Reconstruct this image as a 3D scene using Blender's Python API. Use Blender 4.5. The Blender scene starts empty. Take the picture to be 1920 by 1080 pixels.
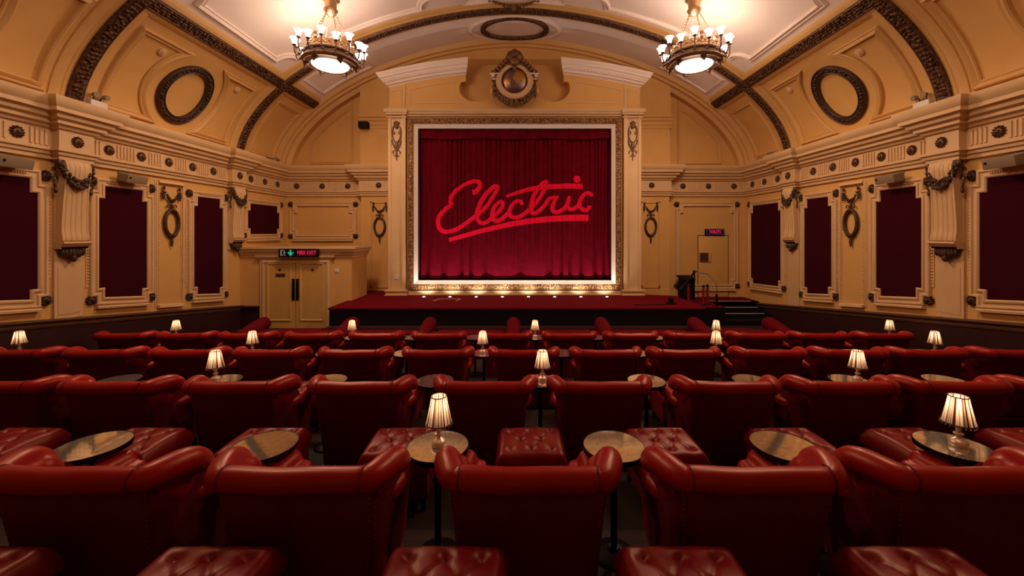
import bpy, bmesh, math, random
from mathutils import Vector, Matrix

random.seed(7)
PI = math.pi
SC = bpy.context.scene
COL = SC.collection
V = Vector

# ------------------------------------------------------------------ materials
def _nodes(name):
    m = bpy.data.materials.new(name)
    m.use_nodes = True
    nt = m.node_tree
    return m, nt, nt.nodes['Principled BSDF']

def mat(name, col, rough=0.6, metal=0.0, col2=None, nscale=6.0, bump=0.0, bscale=60.0, btype='noise',
        coat=0.0, stint=None, emit=None, estr=0.0, spec=0.5, sheen=0.0, detail=4.0, lo=0.35, hi=0.65, rough2=None):
    m, nt, b = _nodes(name)
    N, L = nt.nodes, nt.links
    b.inputs['Base Color'].default_value = (*col, 1)
    b.inputs['Roughness'].default_value = rough
    b.inputs['Metallic'].default_value = metal
    b.inputs['Specular IOR Level'].default_value = spec
    b.inputs['Coat Weight'].default_value = coat
    b.inputs['Coat Roughness'].default_value = 0.25
    if stint: b.inputs['Specular Tint'].default_value = (*stint, 1)
    if sheen:
        b.inputs['Sheen Weight'].default_value = sheen
        b.inputs['Sheen Roughness'].default_value = 0.4
        b.inputs['Sheen Tint'].default_value = (*[min(1, c * 4) for c in col], 1)
    tc = N.new('ShaderNodeTexCoord')
    if col2 is not None:
        n = N.new('ShaderNodeTexNoise'); n.inputs['Scale'].default_value = nscale; n.inputs['Detail'].default_value = detail
        r = N.new('ShaderNodeMapRange'); r.inputs[1].default_value = lo; r.inputs[2].default_value = hi
        x = N.new('ShaderNodeMix'); x.data_type = 'RGBA'
        x.inputs[6].default_value = (*col, 1); x.inputs[7].default_value = (*col2, 1)
        L.new(tc.outputs['Object'], n.inputs['Vector']); L.new(n.outputs['Fac'], r.inputs[0])
        L.new(r.outputs[0], x.inputs[0]); L.new(x.outputs[2], b.inputs['Base Color'])
        if rough2 is not None:
            q = N.new('ShaderNodeMapRange'); q.inputs[3].default_value = rough; q.inputs[4].default_value = rough2
            L.new(r.outputs[0], q.inputs[0]); L.new(q.outputs[0], b.inputs['Roughness'])
    if bump:
        if btype == 'voronoi':
            t = N.new('ShaderNodeTexVoronoi'); out = t.outputs['Distance']
        else:
            t = N.new('ShaderNodeTexNoise'); t.inputs['Detail'].default_value = 5; out = t.outputs['Fac']
        t.inputs['Scale'].default_value = bscale
        bp = N.new('ShaderNodeBump'); bp.inputs['Strength'].default_value = bump; bp.inputs['Distance'].default_value = 0.02
        L.new(tc.outputs['Object'], t.inputs['Vector']); L.new(out, bp.inputs['Height']); L.new(bp.outputs[0], b.inputs['Normal'])
    if emit is not None:
        b.inputs['Emission Color'].default_value = (*emit, 1)
        b.inputs['Emission Strength'].default_value = estr
    return m

M = {}
M['plaster'] = mat('cream_plaster', (.66, .375, .108), .75, col2=(.62, .345, .096), nscale=1.6, bump=.08, bscale=40)
M['trim'] = mat('pale_cream_trim', (.64, .42, .20), .6, col2=(.60, .385, .18), nscale=2.5, bump=.05, bscale=60)
M['cove'] = mat('golden_cream_moulding', (.62, .36, .115), .65, col2=(.58, .33, .10), nscale=2)
M['white'] = mat('off_white_paint', (.76, .62, .50), .6, col2=(.72, .58, .46), nscale=2)
M['ceiling'] = mat('ceiling_off_white', (.78, .65, .54), .8, col2=(.74, .61, .50), nscale=1.2, bump=.04, bscale=30)
M['panel'] = mat('burgundy_fabric', (.042, .0008, .006), .95, col2=(.034, .0006, .005), nscale=90, bump=.25, bscale=300, spec=.1)
M['dado'] = mat('dark_maroon_dado', (.035, .008, .007), .6, col2=(.026, .006, .006), nscale=5, spec=.25)
M['dadocap'] = mat('brown_dado_rail', (.10, .042, .018), .45, col2=(.075, .03, .014), nscale=8)
M['carpet'] = mat('red_stage_carpet', (.15, .001, .008), .95, col2=(.11, .0008, .006), nscale=120, bump=.4, bscale=350, spec=.08)
M['black'] = mat('black_matt', (.006, .003, .003), .7, spec=.2)
M['blackmetal'] = mat('black_metal', (.012, .010, .010), .35, .6)
M['steel'] = mat('dull_steel', (.45, .40, .36), .35, .9)
M['leather'] = mat('oxblood_leather', (.30, .002, .006), .34, col2=(.33, .007, .006), nscale=5, bump=.04, bscale=420, btype='voronoi', spec=.62, stint=(1, .52, .28), lo=.45, hi=.8, rough2=.42)
M['leatherback'] = mat('maroon_leathercloth', (.145, .003, .010), .55, col2=(.125, .0025, .009), nscale=9, bump=.06, bscale=320, btype='voronoi', spec=.3)
M['leatherotto'] = mat('worn_red_leather', (.17, .002, .006), .38, col2=(.26, .032, .010), nscale=5, bump=.05, bscale=400, btype='voronoi', spec=.5, stint=(1, .55, .3), lo=.5, hi=.85, rough2=.5)
M['velvet'] = mat('red_velvet', (.115, .001, .005), .85, col2=(.09, .0008, .004), nscale=10, sheen=.1, spec=.1)
M['brass'] = mat('aged_brass', (.62, .42, .22), .3, .9, col2=(.5, .3, .14), nscale=30)
M['lampstem'] = mat('pale_polished_brass', (.80, .62, .48), .32, .55)
M['nail'] = mat('brass_nail', (.30, .18, .08), .4, .8)
M['bronze'] = mat('dark_bronze_paint', (.085, .040, .018), .45, .35, col2=(.045, .022, .012), nscale=25, bump=.3, bscale=90)
M['bronzehi'] = mat('antique_gold_paint', (.25, .125, .045), .42, .45, col2=(.10, .042, .018), nscale=22, bump=.4, bscale=80)
M['rosette'] = mat('brown_gilt_rosette', (.15, .068, .026), .45, .4, col2=(.07, .03, .014), nscale=30)
M['band'] = mat('carved_dark_gold_band', (.16, .070, .026), .36, .5, col2=(.035, .014, .008), nscale=18, bump=.5, bscale=70)
M['gold'] = mat('carved_gilt_frame', (.44, .225, .075), .36, .55, col2=(.10, .040, .018), nscale=20, bump=.5, bscale=70)
M['curtain'] = mat('red_velvet_curtain', (.125, .0008, .008), .85, col2=(.10, .0006, .006), nscale=5, spec=.06)
M['logo'] = mat('projected_light_lettering', (.72, .004, .035), .8, spec=.1)  # light projected onto the curtain, painted as a brighter red
M['glassglow'] = mat('lit_opal_glass', (.9, .82, .75), .4, emit=(1, .80, .68), estr=3.0)
M['cup'] = mat('lit_opal_cup', (.9, .82, .75), .4, emit=(1, .84, .74), estr=5.0)
M['bulb'] = mat('lit_bulb', (1, .9, .8), .4, emit=(1, .78, .55), estr=9.0)
M['foot'] = mat('lit_floor_lens', (1, 1, 1), .3, emit=(1, .88, .80), estr=9.0)
M['plastic'] = mat('white_plastic', (.62, .56, .48), .5)
M['speaker'] = mat('grey_beige_speaker', (.24, .17, .095), .6)
M['signred'] = mat('lit_red_sign_letters', (.1, .0, .02), .5, emit=(1, .02, .10), estr=.9)
M['signgreen'] = mat('lit_green_sign', (.0, .1, .06), .5, emit=(.03, .75, .38), estr=.5)
M['signpale'] = mat('lit_pale_sign_marks', (.1, .1, .1), .5, emit=(.45, .6, .5), estr=.25)
M['signblue'] = mat('lit_blue_sign_border', (.0, .0, .1), .5, emit=(.12, .14, .5), estr=.3)
M['tape'] = mat('pale_tape', (.45, .32, .22), .7)
M['hatch'] = mat('dark_brown_hatch', (.06, .022, .012), .5)
M['door'] = mat('cream_door_paint', (.60, .35, .10), .5, col2=(.56, .32, .09), nscale=4)
M['nosing'] = mat('metal_nosing', (.40, .29, .22), .45, .2)
M['redpost'] = mat('red_painted_post', (.22, .006, .010), .4)

def mirror_mat():
    m, nt, b = _nodes('antiqued_mirror_glass')
    N, L = nt.nodes, nt.links
    b.inputs['Metallic'].default_value = .91
    b.inputs['Roughness'].default_value = .05
    tc = N.new('ShaderNodeTexCoord')
    n = N.new('ShaderNodeTexNoise'); n.inputs['Scale'].default_value = 26; n.inputs['Detail'].default_value = 9; n.inputs['Roughness'].default_value = .72
    r = N.new('ShaderNodeMapRange'); r.inputs[1].default_value = .4; r.inputs[2].default_value = .75
    x = N.new('ShaderNodeMix'); x.data_type = 'RGBA'
    x.inputs[6].default_value = (.90, .88, .80, 1); x.inputs[7].default_value = (.56, .52, .42, 1)
    L.new(tc.outputs['Object'], n.inputs['Vector']); L.new(n.outputs['Fac'], r.inputs[0])
    L.new(r.outputs[0], x.inputs[0]); L.new(x.outputs[2], b.inputs['Base Color'])
    q = N.new('ShaderNodeMapRange'); q.inputs[3].default_value = .03; q.inputs[4].default_value = .11
    L.new(r.outputs[0], q.inputs[0]); L.new(q.outputs[0], b.inputs['Roughness'])
    return m
M['mirror'] = mirror_mat()

def shade_mat():
    # pleated silk: cloth that lets the bulb's light through, darker thread lines along the pleats
    m, nt, b = _nodes('pleated_silk_shade')
    N, L = nt.nodes, nt.links
    tc = N.new('ShaderNodeTexCoord'); sp = N.new('ShaderNodeSeparateXYZ')
    L.new(tc.outputs['Object'], sp.inputs[0])
    at = N.new('ShaderNodeMath'); at.operation = 'ARCTAN2'
    L.new(sp.outputs['Y'], at.inputs[0]); L.new(sp.outputs['X'], at.inputs[1])
    mu = N.new('ShaderNodeMath'); mu.operation = 'MULTIPLY'; mu.inputs[1].default_value = 2.7
    L.new(at.outputs[0], mu.inputs[0])
    n = N.new('ShaderNodeTexNoise'); n.noise_dimensions = '1D'; n.inputs['Scale'].default_value = 1.7; n.inputs['Detail'].default_value = 3
    L.new(mu.outputs[0], n.inputs['W'])
    r = N.new('ShaderNodeMapRange'); r.inputs[1].default_value = .44; r.inputs[2].default_value = .56
    L.new(n.outputs['Fac'], r.inputs[0])
    x = N.new('ShaderNodeMix'); x.data_type = 'RGBA'
    x.inputs[6].default_value = (.06, .014, .004, 1); x.inputs[7].default_value = (.80, .60, .44, 1)
    L.new(r.outputs[0], x.inputs[0])
    d = N.new('ShaderNodeBsdfDiffuse'); t = N.new('ShaderNodeBsdfTranslucent'); mx = N.new('ShaderNodeMixShader')
    mx.inputs[0].default_value = .5
    L.new(x.outputs[2], d.inputs[0]); L.new(x.outputs[2], t.inputs[0])
    L.new(d.outputs[0], mx.inputs[1]); L.new(t.outputs[0], mx.inputs[2])
    N.remove(b)
    L.new(mx.outputs[0], N['Material Output'].inputs[0])
    return m
M['shade'] = shade_mat()

def plank_mat():
    m, nt, b = _nodes('dark_brown_floorboards')
    N, L = nt.nodes, nt.links
    tc = N.new('ShaderNodeTexCoord')
    br = N.new('ShaderNodeTexBrick')
    br.inputs['Color1'].default_value = (.034, .014, .007, 1); br.inputs['Color2'].default_value = (.024, .010, .005, 1)
    br.inputs['Mortar'].default_value = (.012, .006, .004, 1)
    br.inputs['Scale'].default_value = 1; br.inputs['Mortar Size'].default_value = .004
    br.inputs['Brick Width'].default_value = 1.6; br.inputs['Row Height'].default_value = .11
    L.new(tc.outputs['Object'], br.inputs['Vector']); L.new(br.outputs['Color'], b.inputs['Base Color'])
    b.inputs['Roughness'].default_value = .7; b.inputs['Specular IOR Level'].default_value = .25
    return m
M['floor'] = plank_mat()

def globe_mat():
    m, nt, b = _nodes('gilded_globe')
    N, L = nt.nodes, nt.links
    tc = N.new('ShaderNodeTexCoord')
    n = N.new('ShaderNodeTexNoise'); n.inputs['Scale'].default_value = 2.4; n.inputs['Detail'].default_value = 5
    r = N.new('ShaderNodeMapRange'); r.inputs[1].default_value = .49; r.inputs[2].default_value = .53
    x = N.new('ShaderNodeMix'); x.data_type = 'RGBA'
    x.inputs[6].default_value = (.20, .12, .12, 1); x.inputs[7].default_value = (.50, .28, .05, 1)
    L.new(tc.outputs['Object'], n.inputs['Vector']); L.new(n.outputs['Fac'], r.inputs[0])
    L.new(r.outputs[0], x.inputs[0]); L.new(x.outputs[2], b.inputs['Base Color'])
    b.inputs['Metallic'].default_value = .7; b.inputs['Roughness'].default_value = .3
    return m
M['globe'] = globe_mat()

# ------------------------------------------------------------------ mesh builder
class MB:
    def __init__(s):
        s.v, s.f, s.m = [], [], []
        s.k = 0                              # current material slot
    def add(s, vs, fs):
        o = len(s.v)
        s.v.extend(tuple(p) for p in vs)
        s.f.extend(tuple(o + i for i in q) for q in fs)
        s.m.extend([s.k] * len(fs))
        return s
    def box(s, x0, x1, y0, y1, z0, z1):
        return s.add([(x0,y0,z0),(x1,y0,z0),(x1,y1,z0),(x0,y1,z0),(x0,y0,z1),(x1,y0,z1),(x1,y1,z1),(x0,y1,z1)],
                     [(0,3,2,1),(4,5,6,7),(0,1,5,4),(1,2,6,5),(2,3,7,6),(3,0,4,7)])
    def prism(s, poly, axis, a0, a1):
        """polygon of 2-D points extruded along axis 0/1/2"""
        n = len(poly); vs = []
        for a in (a0, a1):
            for p in poly:
                q = [0, 0, 0]; o = [i for i in range(3) if i != axis]
                q[axis] = a; q[o[0]] = p[0]; q[o[1]] = p[1]; vs.append(q)
        fs = [tuple(range(n)), tuple(range(2*n-1, n-1, -1))]
        for i in range(n):
            j = (i+1) % n
            fs.append((i, i+n, j+n, j))
        return s.add(vs, fs)
    def lathe(s, prof, seg=24, c=(0,0,0), wob=None):
        vs, fs = [], []
        n = len(prof)
        for i in range(seg):
            a = 2*PI*i/seg
            for k, (r, z) in enumerate(prof):
                rr = r*(1 + (wob(a, k/(n-1)) if wob else 0))
                vs.append((c[0]+rr*math.cos(a), c[1]+rr*math.sin(a), c[2]+z))
        for i in range(seg):
            j = (i+1) % seg
            for k in range(n-1):
                fs.append((i*n+k, j*n+k, j*n+k+1, i*n+k+1))
        if prof[0][0] > 1e-5: fs.append(tuple(i*n for i in range(seg))[::-1]) if prof[0] != prof[-1] else None
        if prof[-1][0] > 1e-5 and prof[0] != prof[-1]: fs.append(tuple(i*n+n-1 for i in range(seg)))
        fs = [f for f in fs if f]
        return s.add(vs, fs)
    def shell(s, prof, seg=24, c=(0,0,0), wob=None):
        """open lathe without caps"""
        vs, fs = [], []; n = len(prof)
        for i in range(seg):
            a = 2*PI*i/seg
            for k, (r, z) in enumerate(prof):
                rr = r*(1 + (wob(a, k/(n-1)) if wob else 0))
                vs.append((c[0]+rr*math.cos(a), c[1]+rr*math.sin(a), c[2]+z))
        for i in range(seg):
            j = (i+1) % seg
            for k in range(n-1):
                fs.append((i*n+k, j*n+k, j*n+k+1, i*n+k+1))
        return s.add(vs, fs)
    def ell(s, c, r, seg=10, rings=6, R=None):
        c = V(c); vs, fs = [], []
        vs.append(V((0,0,-1)))
        for k in range(1, rings):
            t = PI*k/rings
            for i in range(seg):
                a = 2*PI*i/seg
                vs.append(V((math.sin(t)*math.cos(a), math.sin(t)*math.sin(a), -math.cos(t))))
        vs.append(V((0,0,1)))
        for i in range(seg):
            j = (i+1) % seg
            fs.append((0, 1+j, 1+i))
            for k in range(rings-2):
                fs.append((1+k*seg+i, 1+k*seg+j, 1+(k+1)*seg+j, 1+(k+1)*seg+i))
            fs.append((1+(rings-2)*seg+i, 1+(rings-2)*seg+j, len(vs)-1))
        out = []
        for p in vs:
            q = V((p.x*r[0], p.y*r[1], p.z*r[2]))
            if R is not None: q = R @ q
            out.append(q + c)
        return s.add(out, fs)
    def lump(s, p, n, t, a, b, h):
        """low carved leaf: half dome at p, normal n, along t, half sizes a,b, height h"""
        n = n.normalized(); t = (t - n*t.dot(n)).normalized(); u = n.cross(t)
        vs, fs = [], []
        for k, (q, z) in enumerate(((1.0, -.15), (.72, .62))):
            for i in range(6):
                g = 2*PI*i/6
                vs.append(p + t*(a*q*math.cos(g)) + u*(b*q*math.sin(g)) + n*(h*z))
        vs.append(p + n*h)
        for i in range(6):
            j = (i+1) % 6
            fs.append((i, j, 6+j, 6+i)); fs.append((6+i, 6+j, 12))
        return s.add(vs, fs)
    def tube(s, pts, rad, seg=10, closed=False, flat=1.0, dome=True):
        pts = [V(p) for p in pts]
        if not hasattr(rad, '__len__'): rad = [rad]*len(pts)
        rad = list(rad)
        if not closed and dome:
            a = (pts[0]-pts[1]).normalized(); b = (pts[-1]-pts[-2]).normalized(); r0, r1 = rad[0], rad[-1]
            pts = [pts[0]+a*r0*.98, pts[0]+a*r0*.8, pts[0]+a*r0*.45] + pts + [pts[-1]+b*r1*.45, pts[-1]+b*r1*.8, pts[-1]+b*r1*.98]
            rad = [r0*.2, r0*.6, r0*.89] + rad + [r1*.89, r1*.6, r1*.2]
        n = len(pts); T = []
        for i in range(n):
            if closed: t = pts[(i+1) % n] - pts[i-1]
            else: t = pts[min(i+1, n-1)] - pts[max(i-1, 0)]
            T.append(t.normalized())
        ref = V((0,0,1)) if abs(T[0].z) < .9 else V((1,0,0))
        u = (ref - T[0]*ref.dot(T[0])).normalized()
        vs, fs = [], []
        for i in range(n):
            u = (u - T[i]*u.dot(T[i]))
            u = u.normalized() if u.length > 1e-6 else V((1,0,0))
            w = T[i].cross(u)
            for k in range(seg):
                g = 2*PI*k/seg
                vs.append(pts[i] + u*(rad[i]*math.cos(g)) + w*(rad[i]*flat*math.sin(g)))
        m = n if closed else n-1
        for i in range(m):
            j = (i+1) % n
            for k in range(seg):
                l = (k+1) % seg
                fs.append((i*seg+k, j*seg+k, j*seg+l, i*seg+l))
        if not closed:
            fs.append(tuple(range(seg))[::-1]); fs.append(tuple((n-1)*seg+k for k in range(seg)))
        return s.add(vs, fs)
    def sweep(s, pts, nrm, prof, closed=False, cap=True, slope0=0.0, slope1=0.0):
        """profile (b, n) swept along pts with mitred corners; b = tangent x normal"""
        pts = [V(p) for p in pts]; n = len(pts)
        if isinstance(nrm, (tuple, Vector)): nrm = [V(nrm)]*n
        vs, fs = [], []; q = len(prof)
        for i in range(n):
            N_ = nrm[i].normalized()
            a = pts[i]-pts[i-1] if (closed or i > 0) else None
            b = pts[(i+1) % n]-pts[i] if (closed or i < n-1) else None
            if a is None: a = b
            if b is None: b = a
            ba = a.normalized().cross(N_).normalized(); bb = b.normalized().cross(N_).normalized()
            m = ba + bb
            m = m.normalized() if m.length > 1e-5 else ba
            c = max(.3, m.dot(ba)); m = m/c
            sh = V((0,0,0))
            for (x, y) in prof:
                e = V((0,0,0))
                if not closed and i == 0 and slope0: e = -a.normalized()*(y*slope0)
                if not closed and i == n-1 and slope1: e = a.normalized()*(y*slope1)
                vs.append(pts[i] + m*x + N_*y + e)
        m_ = n if closed else n-1
        for i in range(m_):
            j = (i+1) % n
            for k in range(q-1):
                fs.append((i*q+k, j*q+k, j*q+k+1, i*q+k+1))
        if not closed and cap:
            fs.append(tuple(range(q))); fs.append(tuple((n-1)*q+k for k in range(q))[::-1])
        return s.add(vs, fs)
    def rbox(s, c, h, r, n=6, fn=None):
        """rounded box, centre c, half sizes h, corner radius r"""
        vs, fs, idx = [], [], {}
        def ax(hh):
            inner = [(-hh + r) + (2*hh-2*r)*i/n for i in range(n+1)]
            e = [-hh, -hh + r*.3, -hh + r*.62]
            return e + inner + [-x for x in reversed(e)]
        A = [ax(h[0]), ax(h[1]), ax(h[2])]
        def vert(i, j, k):
            key = (i, j, k)
            if key not in idx:
                p = V((A[0][i], A[1][j], A[2][k]))
                q = V([max(-(h[d]-r), min(h[d]-r, p[d])) for d in range(3)])
                d = p - q
                if d.length > 1e-9:
                    # map cube shell to sphere shell
                    w = max(abs(d.x), abs(d.y), abs(d.z))
                    d = d.normalized()*w
                    p = q + d
                if fn: p = fn(p)
                idx[key] = len(vs); vs.append(p + V(c))
            return idx[key]
        L0 = len(A[0])-1
        for d in range(3):
            o = [x for x in range(3) if x != d]
            for side in (0, L0):
                for a in range(L0):
                    for b in range(L0):
                        q = []
                        for (da, db) in ((0,0),(1,0),(1,1),(0,1)):
                            key = [0,0,0]; key[d] = side; key[o[0]] = a+da; key[o[1]] = b+db
                            q.append(vert(*key))
                        fs.append(tuple(q))
        return s.add(vs, fs)
    def build(s, name, mats, parent=None, loc=None, rotz=0.0, bevel=0.0, smooth=True, ang=40, recalc=True):
        me = bpy.data.meshes.new(name)
        me.from_pydata(s.v, [], s.f)
        if not isinstance(mats, (list, tuple)): mats = [mats]
        for m in mats: me.materials.append(m)
        for p, k in zip(me.polygons, s.m): p.material_index = k
        bm = bmesh.new(); bm.from_mesh(me)
        if recalc: bmesh.ops.recalc_face_normals(bm, faces=bm.faces)
        if bevel:
            ed = [e for e in bm.edges if len(e.link_faces) == 2 and e.calc_face_angle(0) > .6]
            bmesh.ops.bevel(bm, geom=ed, offset=bevel, segments=2, affect='EDGES', profile=.6, clamp_overlap=True)
        bm.to_mesh(me); bm.free()
        if smooth:
            for p in me.polygons: p.use_smooth = True
            try: me.set_sharp_from_angle(angle=math.radians(ang))
            except Exception: pass
        me.update()
        o = bpy.data.objects.new(name, me)
        COL.objects.link(o)
        if parent is not None: o.parent = parent
        if loc is not None: o.location = loc
        if rotz: o.rotation_euler = (0, 0, rotz)
        return o

def tag(o, label=None, cat=None, group=None, kind=None):
    if label: o['label'] = label
    if cat: o['category'] = cat
    if group: o['group'] = group
    if kind: o['kind'] = kind
    return o

def thing(name, label, cat, loc=(0,0,0), rotz=0.0, group=None):
    o = bpy.data.objects.new(name, None); COL.objects.link(o)
    o.empty_display_size = .1
    o.location = loc; o.rotation_euler = (0, 0, rotz)
    return tag(o, label, cat, group)

def struct(o, label=None, cat=None):
    o['kind'] = 'structure'
    return tag(o, label, cat)

def kids(o):
    return [c for c in o.children]

def dup(root, loc, rotz=0.0, label=None, group=None):
    r = root.copy(); COL.objects.link(r); r.location = loc; r.rotation_euler = (0, 0, rotz)
    if label: r['label'] = label
    if group: r['group'] = group
    for ch in KIDS[root.name]:
        c = ch.copy(); COL.objects.link(c); c.parent = r
        for g in KIDS.get(ch.name, []):
            d = g.copy(); COL.objects.link(d); d.parent = c
    return r
KIDS = {}
def remember(root):
    """note a prototype's parts once, so that copies can be made quickly"""
    KIDS[root.name] = [o for o in bpy.data.objects if o.parent == root]
    for c in KIDS[root.name]:
        KIDS[c.name] = [o for o in bpy.data.objects if o.parent == c]

def catmull(pts, n=8, closed=False):
    pts = [V(p) for p in pts]; out = []; m = len(pts)
    rng = range(m) if closed else range(m-1)
    for i in rng:
        p1, p2 = pts[i], pts[(i+1) % m]
        p0 = pts[i-1] if (closed or i > 0) else p1*2-p2
        p3 = pts[(i+2) % m] if (closed or i < m-2) else p2*2-p1
        for k in range(n):
            t = k/n
            out.append(.5*((2*p1)+(p2-p0)*t+(2*p0-5*p1+4*p2-p3)*t*t+(3*p1-p0-3*p2+p3)*t**3))
    if not closed: out.append(pts[-1])
    return out

ORD = ['zeroth','first','second','third','fourth','fifth','sixth','seventh','eighth','ninth','tenth','eleventh','twelfth','thirteenth','fourteenth']

# ------------------------------------------------------------------ camera (level view camera with a shifted lens)
EYE = V((.2, 0.0, 2.85)); F = 750.0; VX, VY = 978.0, 438.0
cd = bpy.data.cameras.new('camera'); cam = bpy.data.objects.new('camera', cd); COL.objects.link(cam)
cam.location = EYE; cam.rotation_euler = (PI/2, 0, 0)
cd.sensor_width = 36; cd.lens = F/1920*36
cd.shift_x = -(VX-960)/1920; cd.shift_y = -(540-VY)/1920
cd.clip_start = .05; cd.clip_end = 100
SC.camera = cam
def at(px, py, d):
    """the place at depth d that stands at this point of the photograph"""
    return V((EYE.x+(px-VX)*d/F, d, EYE.z+(VY-py)*d/F))
# ------------------------------------------------------------------ dimensions
HW = 7.3                 # half width of the hall
YB, YR = 12.75, -2.6     # screen-end wall and rear wall
SPRING, RISE, EXPO = 4.89, 3.91, 1.8
ZF = .33                 # flat floor before the stage
ROWF = {0: 1.12, 1: .90, 2: .71, 3: .52, 4: .33}
ROWD = {1: 1.843, 2: 3.425, 3: 5.016, 4: 6.615}
PIL = [2.75, 6.6, 10.4]  # pilasters along the side walls
PHW = .21
ZST = 1.07               # stage level
PY = 11.6                # front of the proscenium

# barrel vault, as a table by arc length
_tab = []
_N = 400
for _i in range(_N+1):
    _t = PI*(1 - _i/_N)
    _c, _s = math.cos(_t), max(0.0, math.sin(_t))
    _x = HW*math.copysign(abs(_c)**(2/EXPO), _c); _z = SPRING + RISE*_s**(2/EXPO)
    _l = 0 if not _tab else _tab[-1][0] + math.hypot(_x-_tab[-1][1], _z-_tab[-1][2])
    _tab.append((_l, _x, _z))
VL = _tab[-1][0]
def _at_s(s):
    s = max(0.0, min(VL, s)); lo, hi = 0, _N
    while hi-lo > 1:
        m = (lo+hi)//2
        if _tab[m][0] <= s: lo = m
        else: hi = m
    a, b = _tab[lo], _tab[hi]; k = (s-a[0])/max(1e-9, b[0]-a[0])
    return a[1]+(b[1]-a[1])*k, a[2]+(b[2]-a[2])*k
def vault(s, y, off=0.0):
    x, z = _at_s(s)
    n = vault_n(s)
    return V((x, y, z)) + n*off
def vault_n(s):
    e = .04
    a = _at_s(s-e); b = _at_s(s+e)
    t = V((b[0]-a[0], 0, b[1]-a[1])).normalized()
    return V((t.z, 0, -t.x))          # into the room
def s_of_z(z):                        # left springing side
    for a, b in zip(_tab, _tab[1:]):
        if b[2] >= z: return a[0] + (b[0]-a[0])*(z-a[2])/max(1e-9, b[2]-a[2])
    return VL/2
def s_of_x(x):
    for a, b in zip(_tab, _tab[1:]):
        if b[1] >= x: return a[0] + (b[0]-a[0])*(x-a[1])/max(1e-9, b[1]-a[1])
    return VL
S_BAND = s_of_x(-6.10)

# ------------------------------------------------------------------ shell
def zdado(y): return 1.56 - .127*(y-5.75)

b = MB(); b.box(-HW-.25, -HW, YR-.2, YB+.2, -.2, SPRING+.02)
struct(b.build('wall_left', M['plaster'], smooth=False), 'cream side wall left of the screen', 'wall')
b = MB(); b.box(HW, HW+.25, YR-.2, YB+.2, -.2, SPRING+.02)
struct(b.build('wall_right', M['plaster'], smooth=False), 'cream side wall right of the screen', 'wall')
def gable(y0, y1):
    b = MB(); poly = [(-HW-.2, -.2), (HW+.2, -.2), (HW+.2, SPRING)]
    poly += [(x, z+.05) for (_, x, z) in reversed(_tab[::5])] + [(-HW-.2, SPRING)]
    b.prism(poly, 1, y0, y1); return b
struct(gable(YB, YB+.25).build('wall_back', M['plaster'], smooth=False), 'cream end wall behind the proscenium and curtain', 'wall')
struct(gable(YR-.25, YR).build('wall_rear', M['plaster'], smooth=False), 'cream rear wall facing the screen', 'wall')

b = MB(); vs, fs = [], []
ys = [YR-.2] + [YR + (YB-YR)*k/24 for k in range(25)] + [YB+.2]
ss = [VL*k/140 for k in range(141)]
for y in ys:
    for s in ss: vs.append(vault(s, y))
for i in range(len(ys)-1):
    for k in range(140):
        q = (i*141+k, i*141+k+1, (i+1)*141+k+1, (i+1)*141+k)
        b.k = 1 if S_BAND < (ss[k]+ss[k+1])/2 < VL-S_BAND else 0
        fs.append((q, b.k))
for kk in (0, 1):
    pass
o0 = len(b.v); b.v.extend(tuple(p) for p in vs)
for q, kk in fs: b.f.append(tuple(o0+i for i in q)); b.m.append(kk)
struct(b.build('ceiling', [M['plaster'], M['ceiling']], recalc=False), 'vaulted cream and off-white plaster ceiling', 'ceiling')

# stepped floor
b = MB()
edges = [(YR, 1.735, 1.12), (1.735, 3.27, .90), (3.27, 4.86, .71), (4.86, 6.46, .52), (6.46, YB, .33)]
poly = [(YR-.2, -.2)]
for (a, c, z) in edges: poly += [(a if a > YR else YR-.2, z), (c if c < YB else YB+.2, z)]
poly += [(YB+.2, -.2)]
b.prism(poly, 0, -HW-.2, HW+.2)
struct(b.build('floor', M['floor'], smooth=False), 'dark boarded floor stepping down to the stage', 'floor')

# dado along the side walls
def dado(side):
    b = MB(); y1 = 10.66 if side < 0 else YB
    x0, x1 = (-HW, -HW+.05) if side < 0 else (HW-.05, HW)
    poly = [(YR, .3), (y1, .3), (y1, zdado(min(y1, 12.2))-.10)] + ([(12.2, zdado(12.2)-.10)] if y1 > 12.2 else []) + [(YR, zdado(YR)-.10)]
    b.prism(poly, 0, x0, x1)
    o = b.build('baseboard_left' if side < 0 else 'baseboard_right', M['dado'], smooth=False)
    struct(o, 'dark maroon dado along the %s side wall' % ('left' if side < 0 else 'right'), 'dado')
    c = MB()
    xx = -HW if side < 0 else HW
    pts = [V((xx, YR, zdado(YR)-.12)), V((xx, y1, zdado(min(y1, 12.2))-.12))]
    if y1 > 12.2: pts = [pts[0], V((xx, 12.2, zdado(12.2)-.12)), pts[1]]
    n = (1 if side < 0 else -1, 0, 0)
    sg = 1 if side < 0 else -1
    # b = t x n : up or down according to side
    prof = [(0,0),(0,.06),(.03,.075),(.06,.07),(.075,.085),(.10,.10),(.12,.095),(.13,.06),(.13,0)]
    prof = [(-q*sg, r) for q, r in prof]
    c.sweep(pts, n, prof)
    tag(c.build('dado_rail', M['dadocap'], o), 'brown moulded rail')
dado(-1); dado(1)

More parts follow.
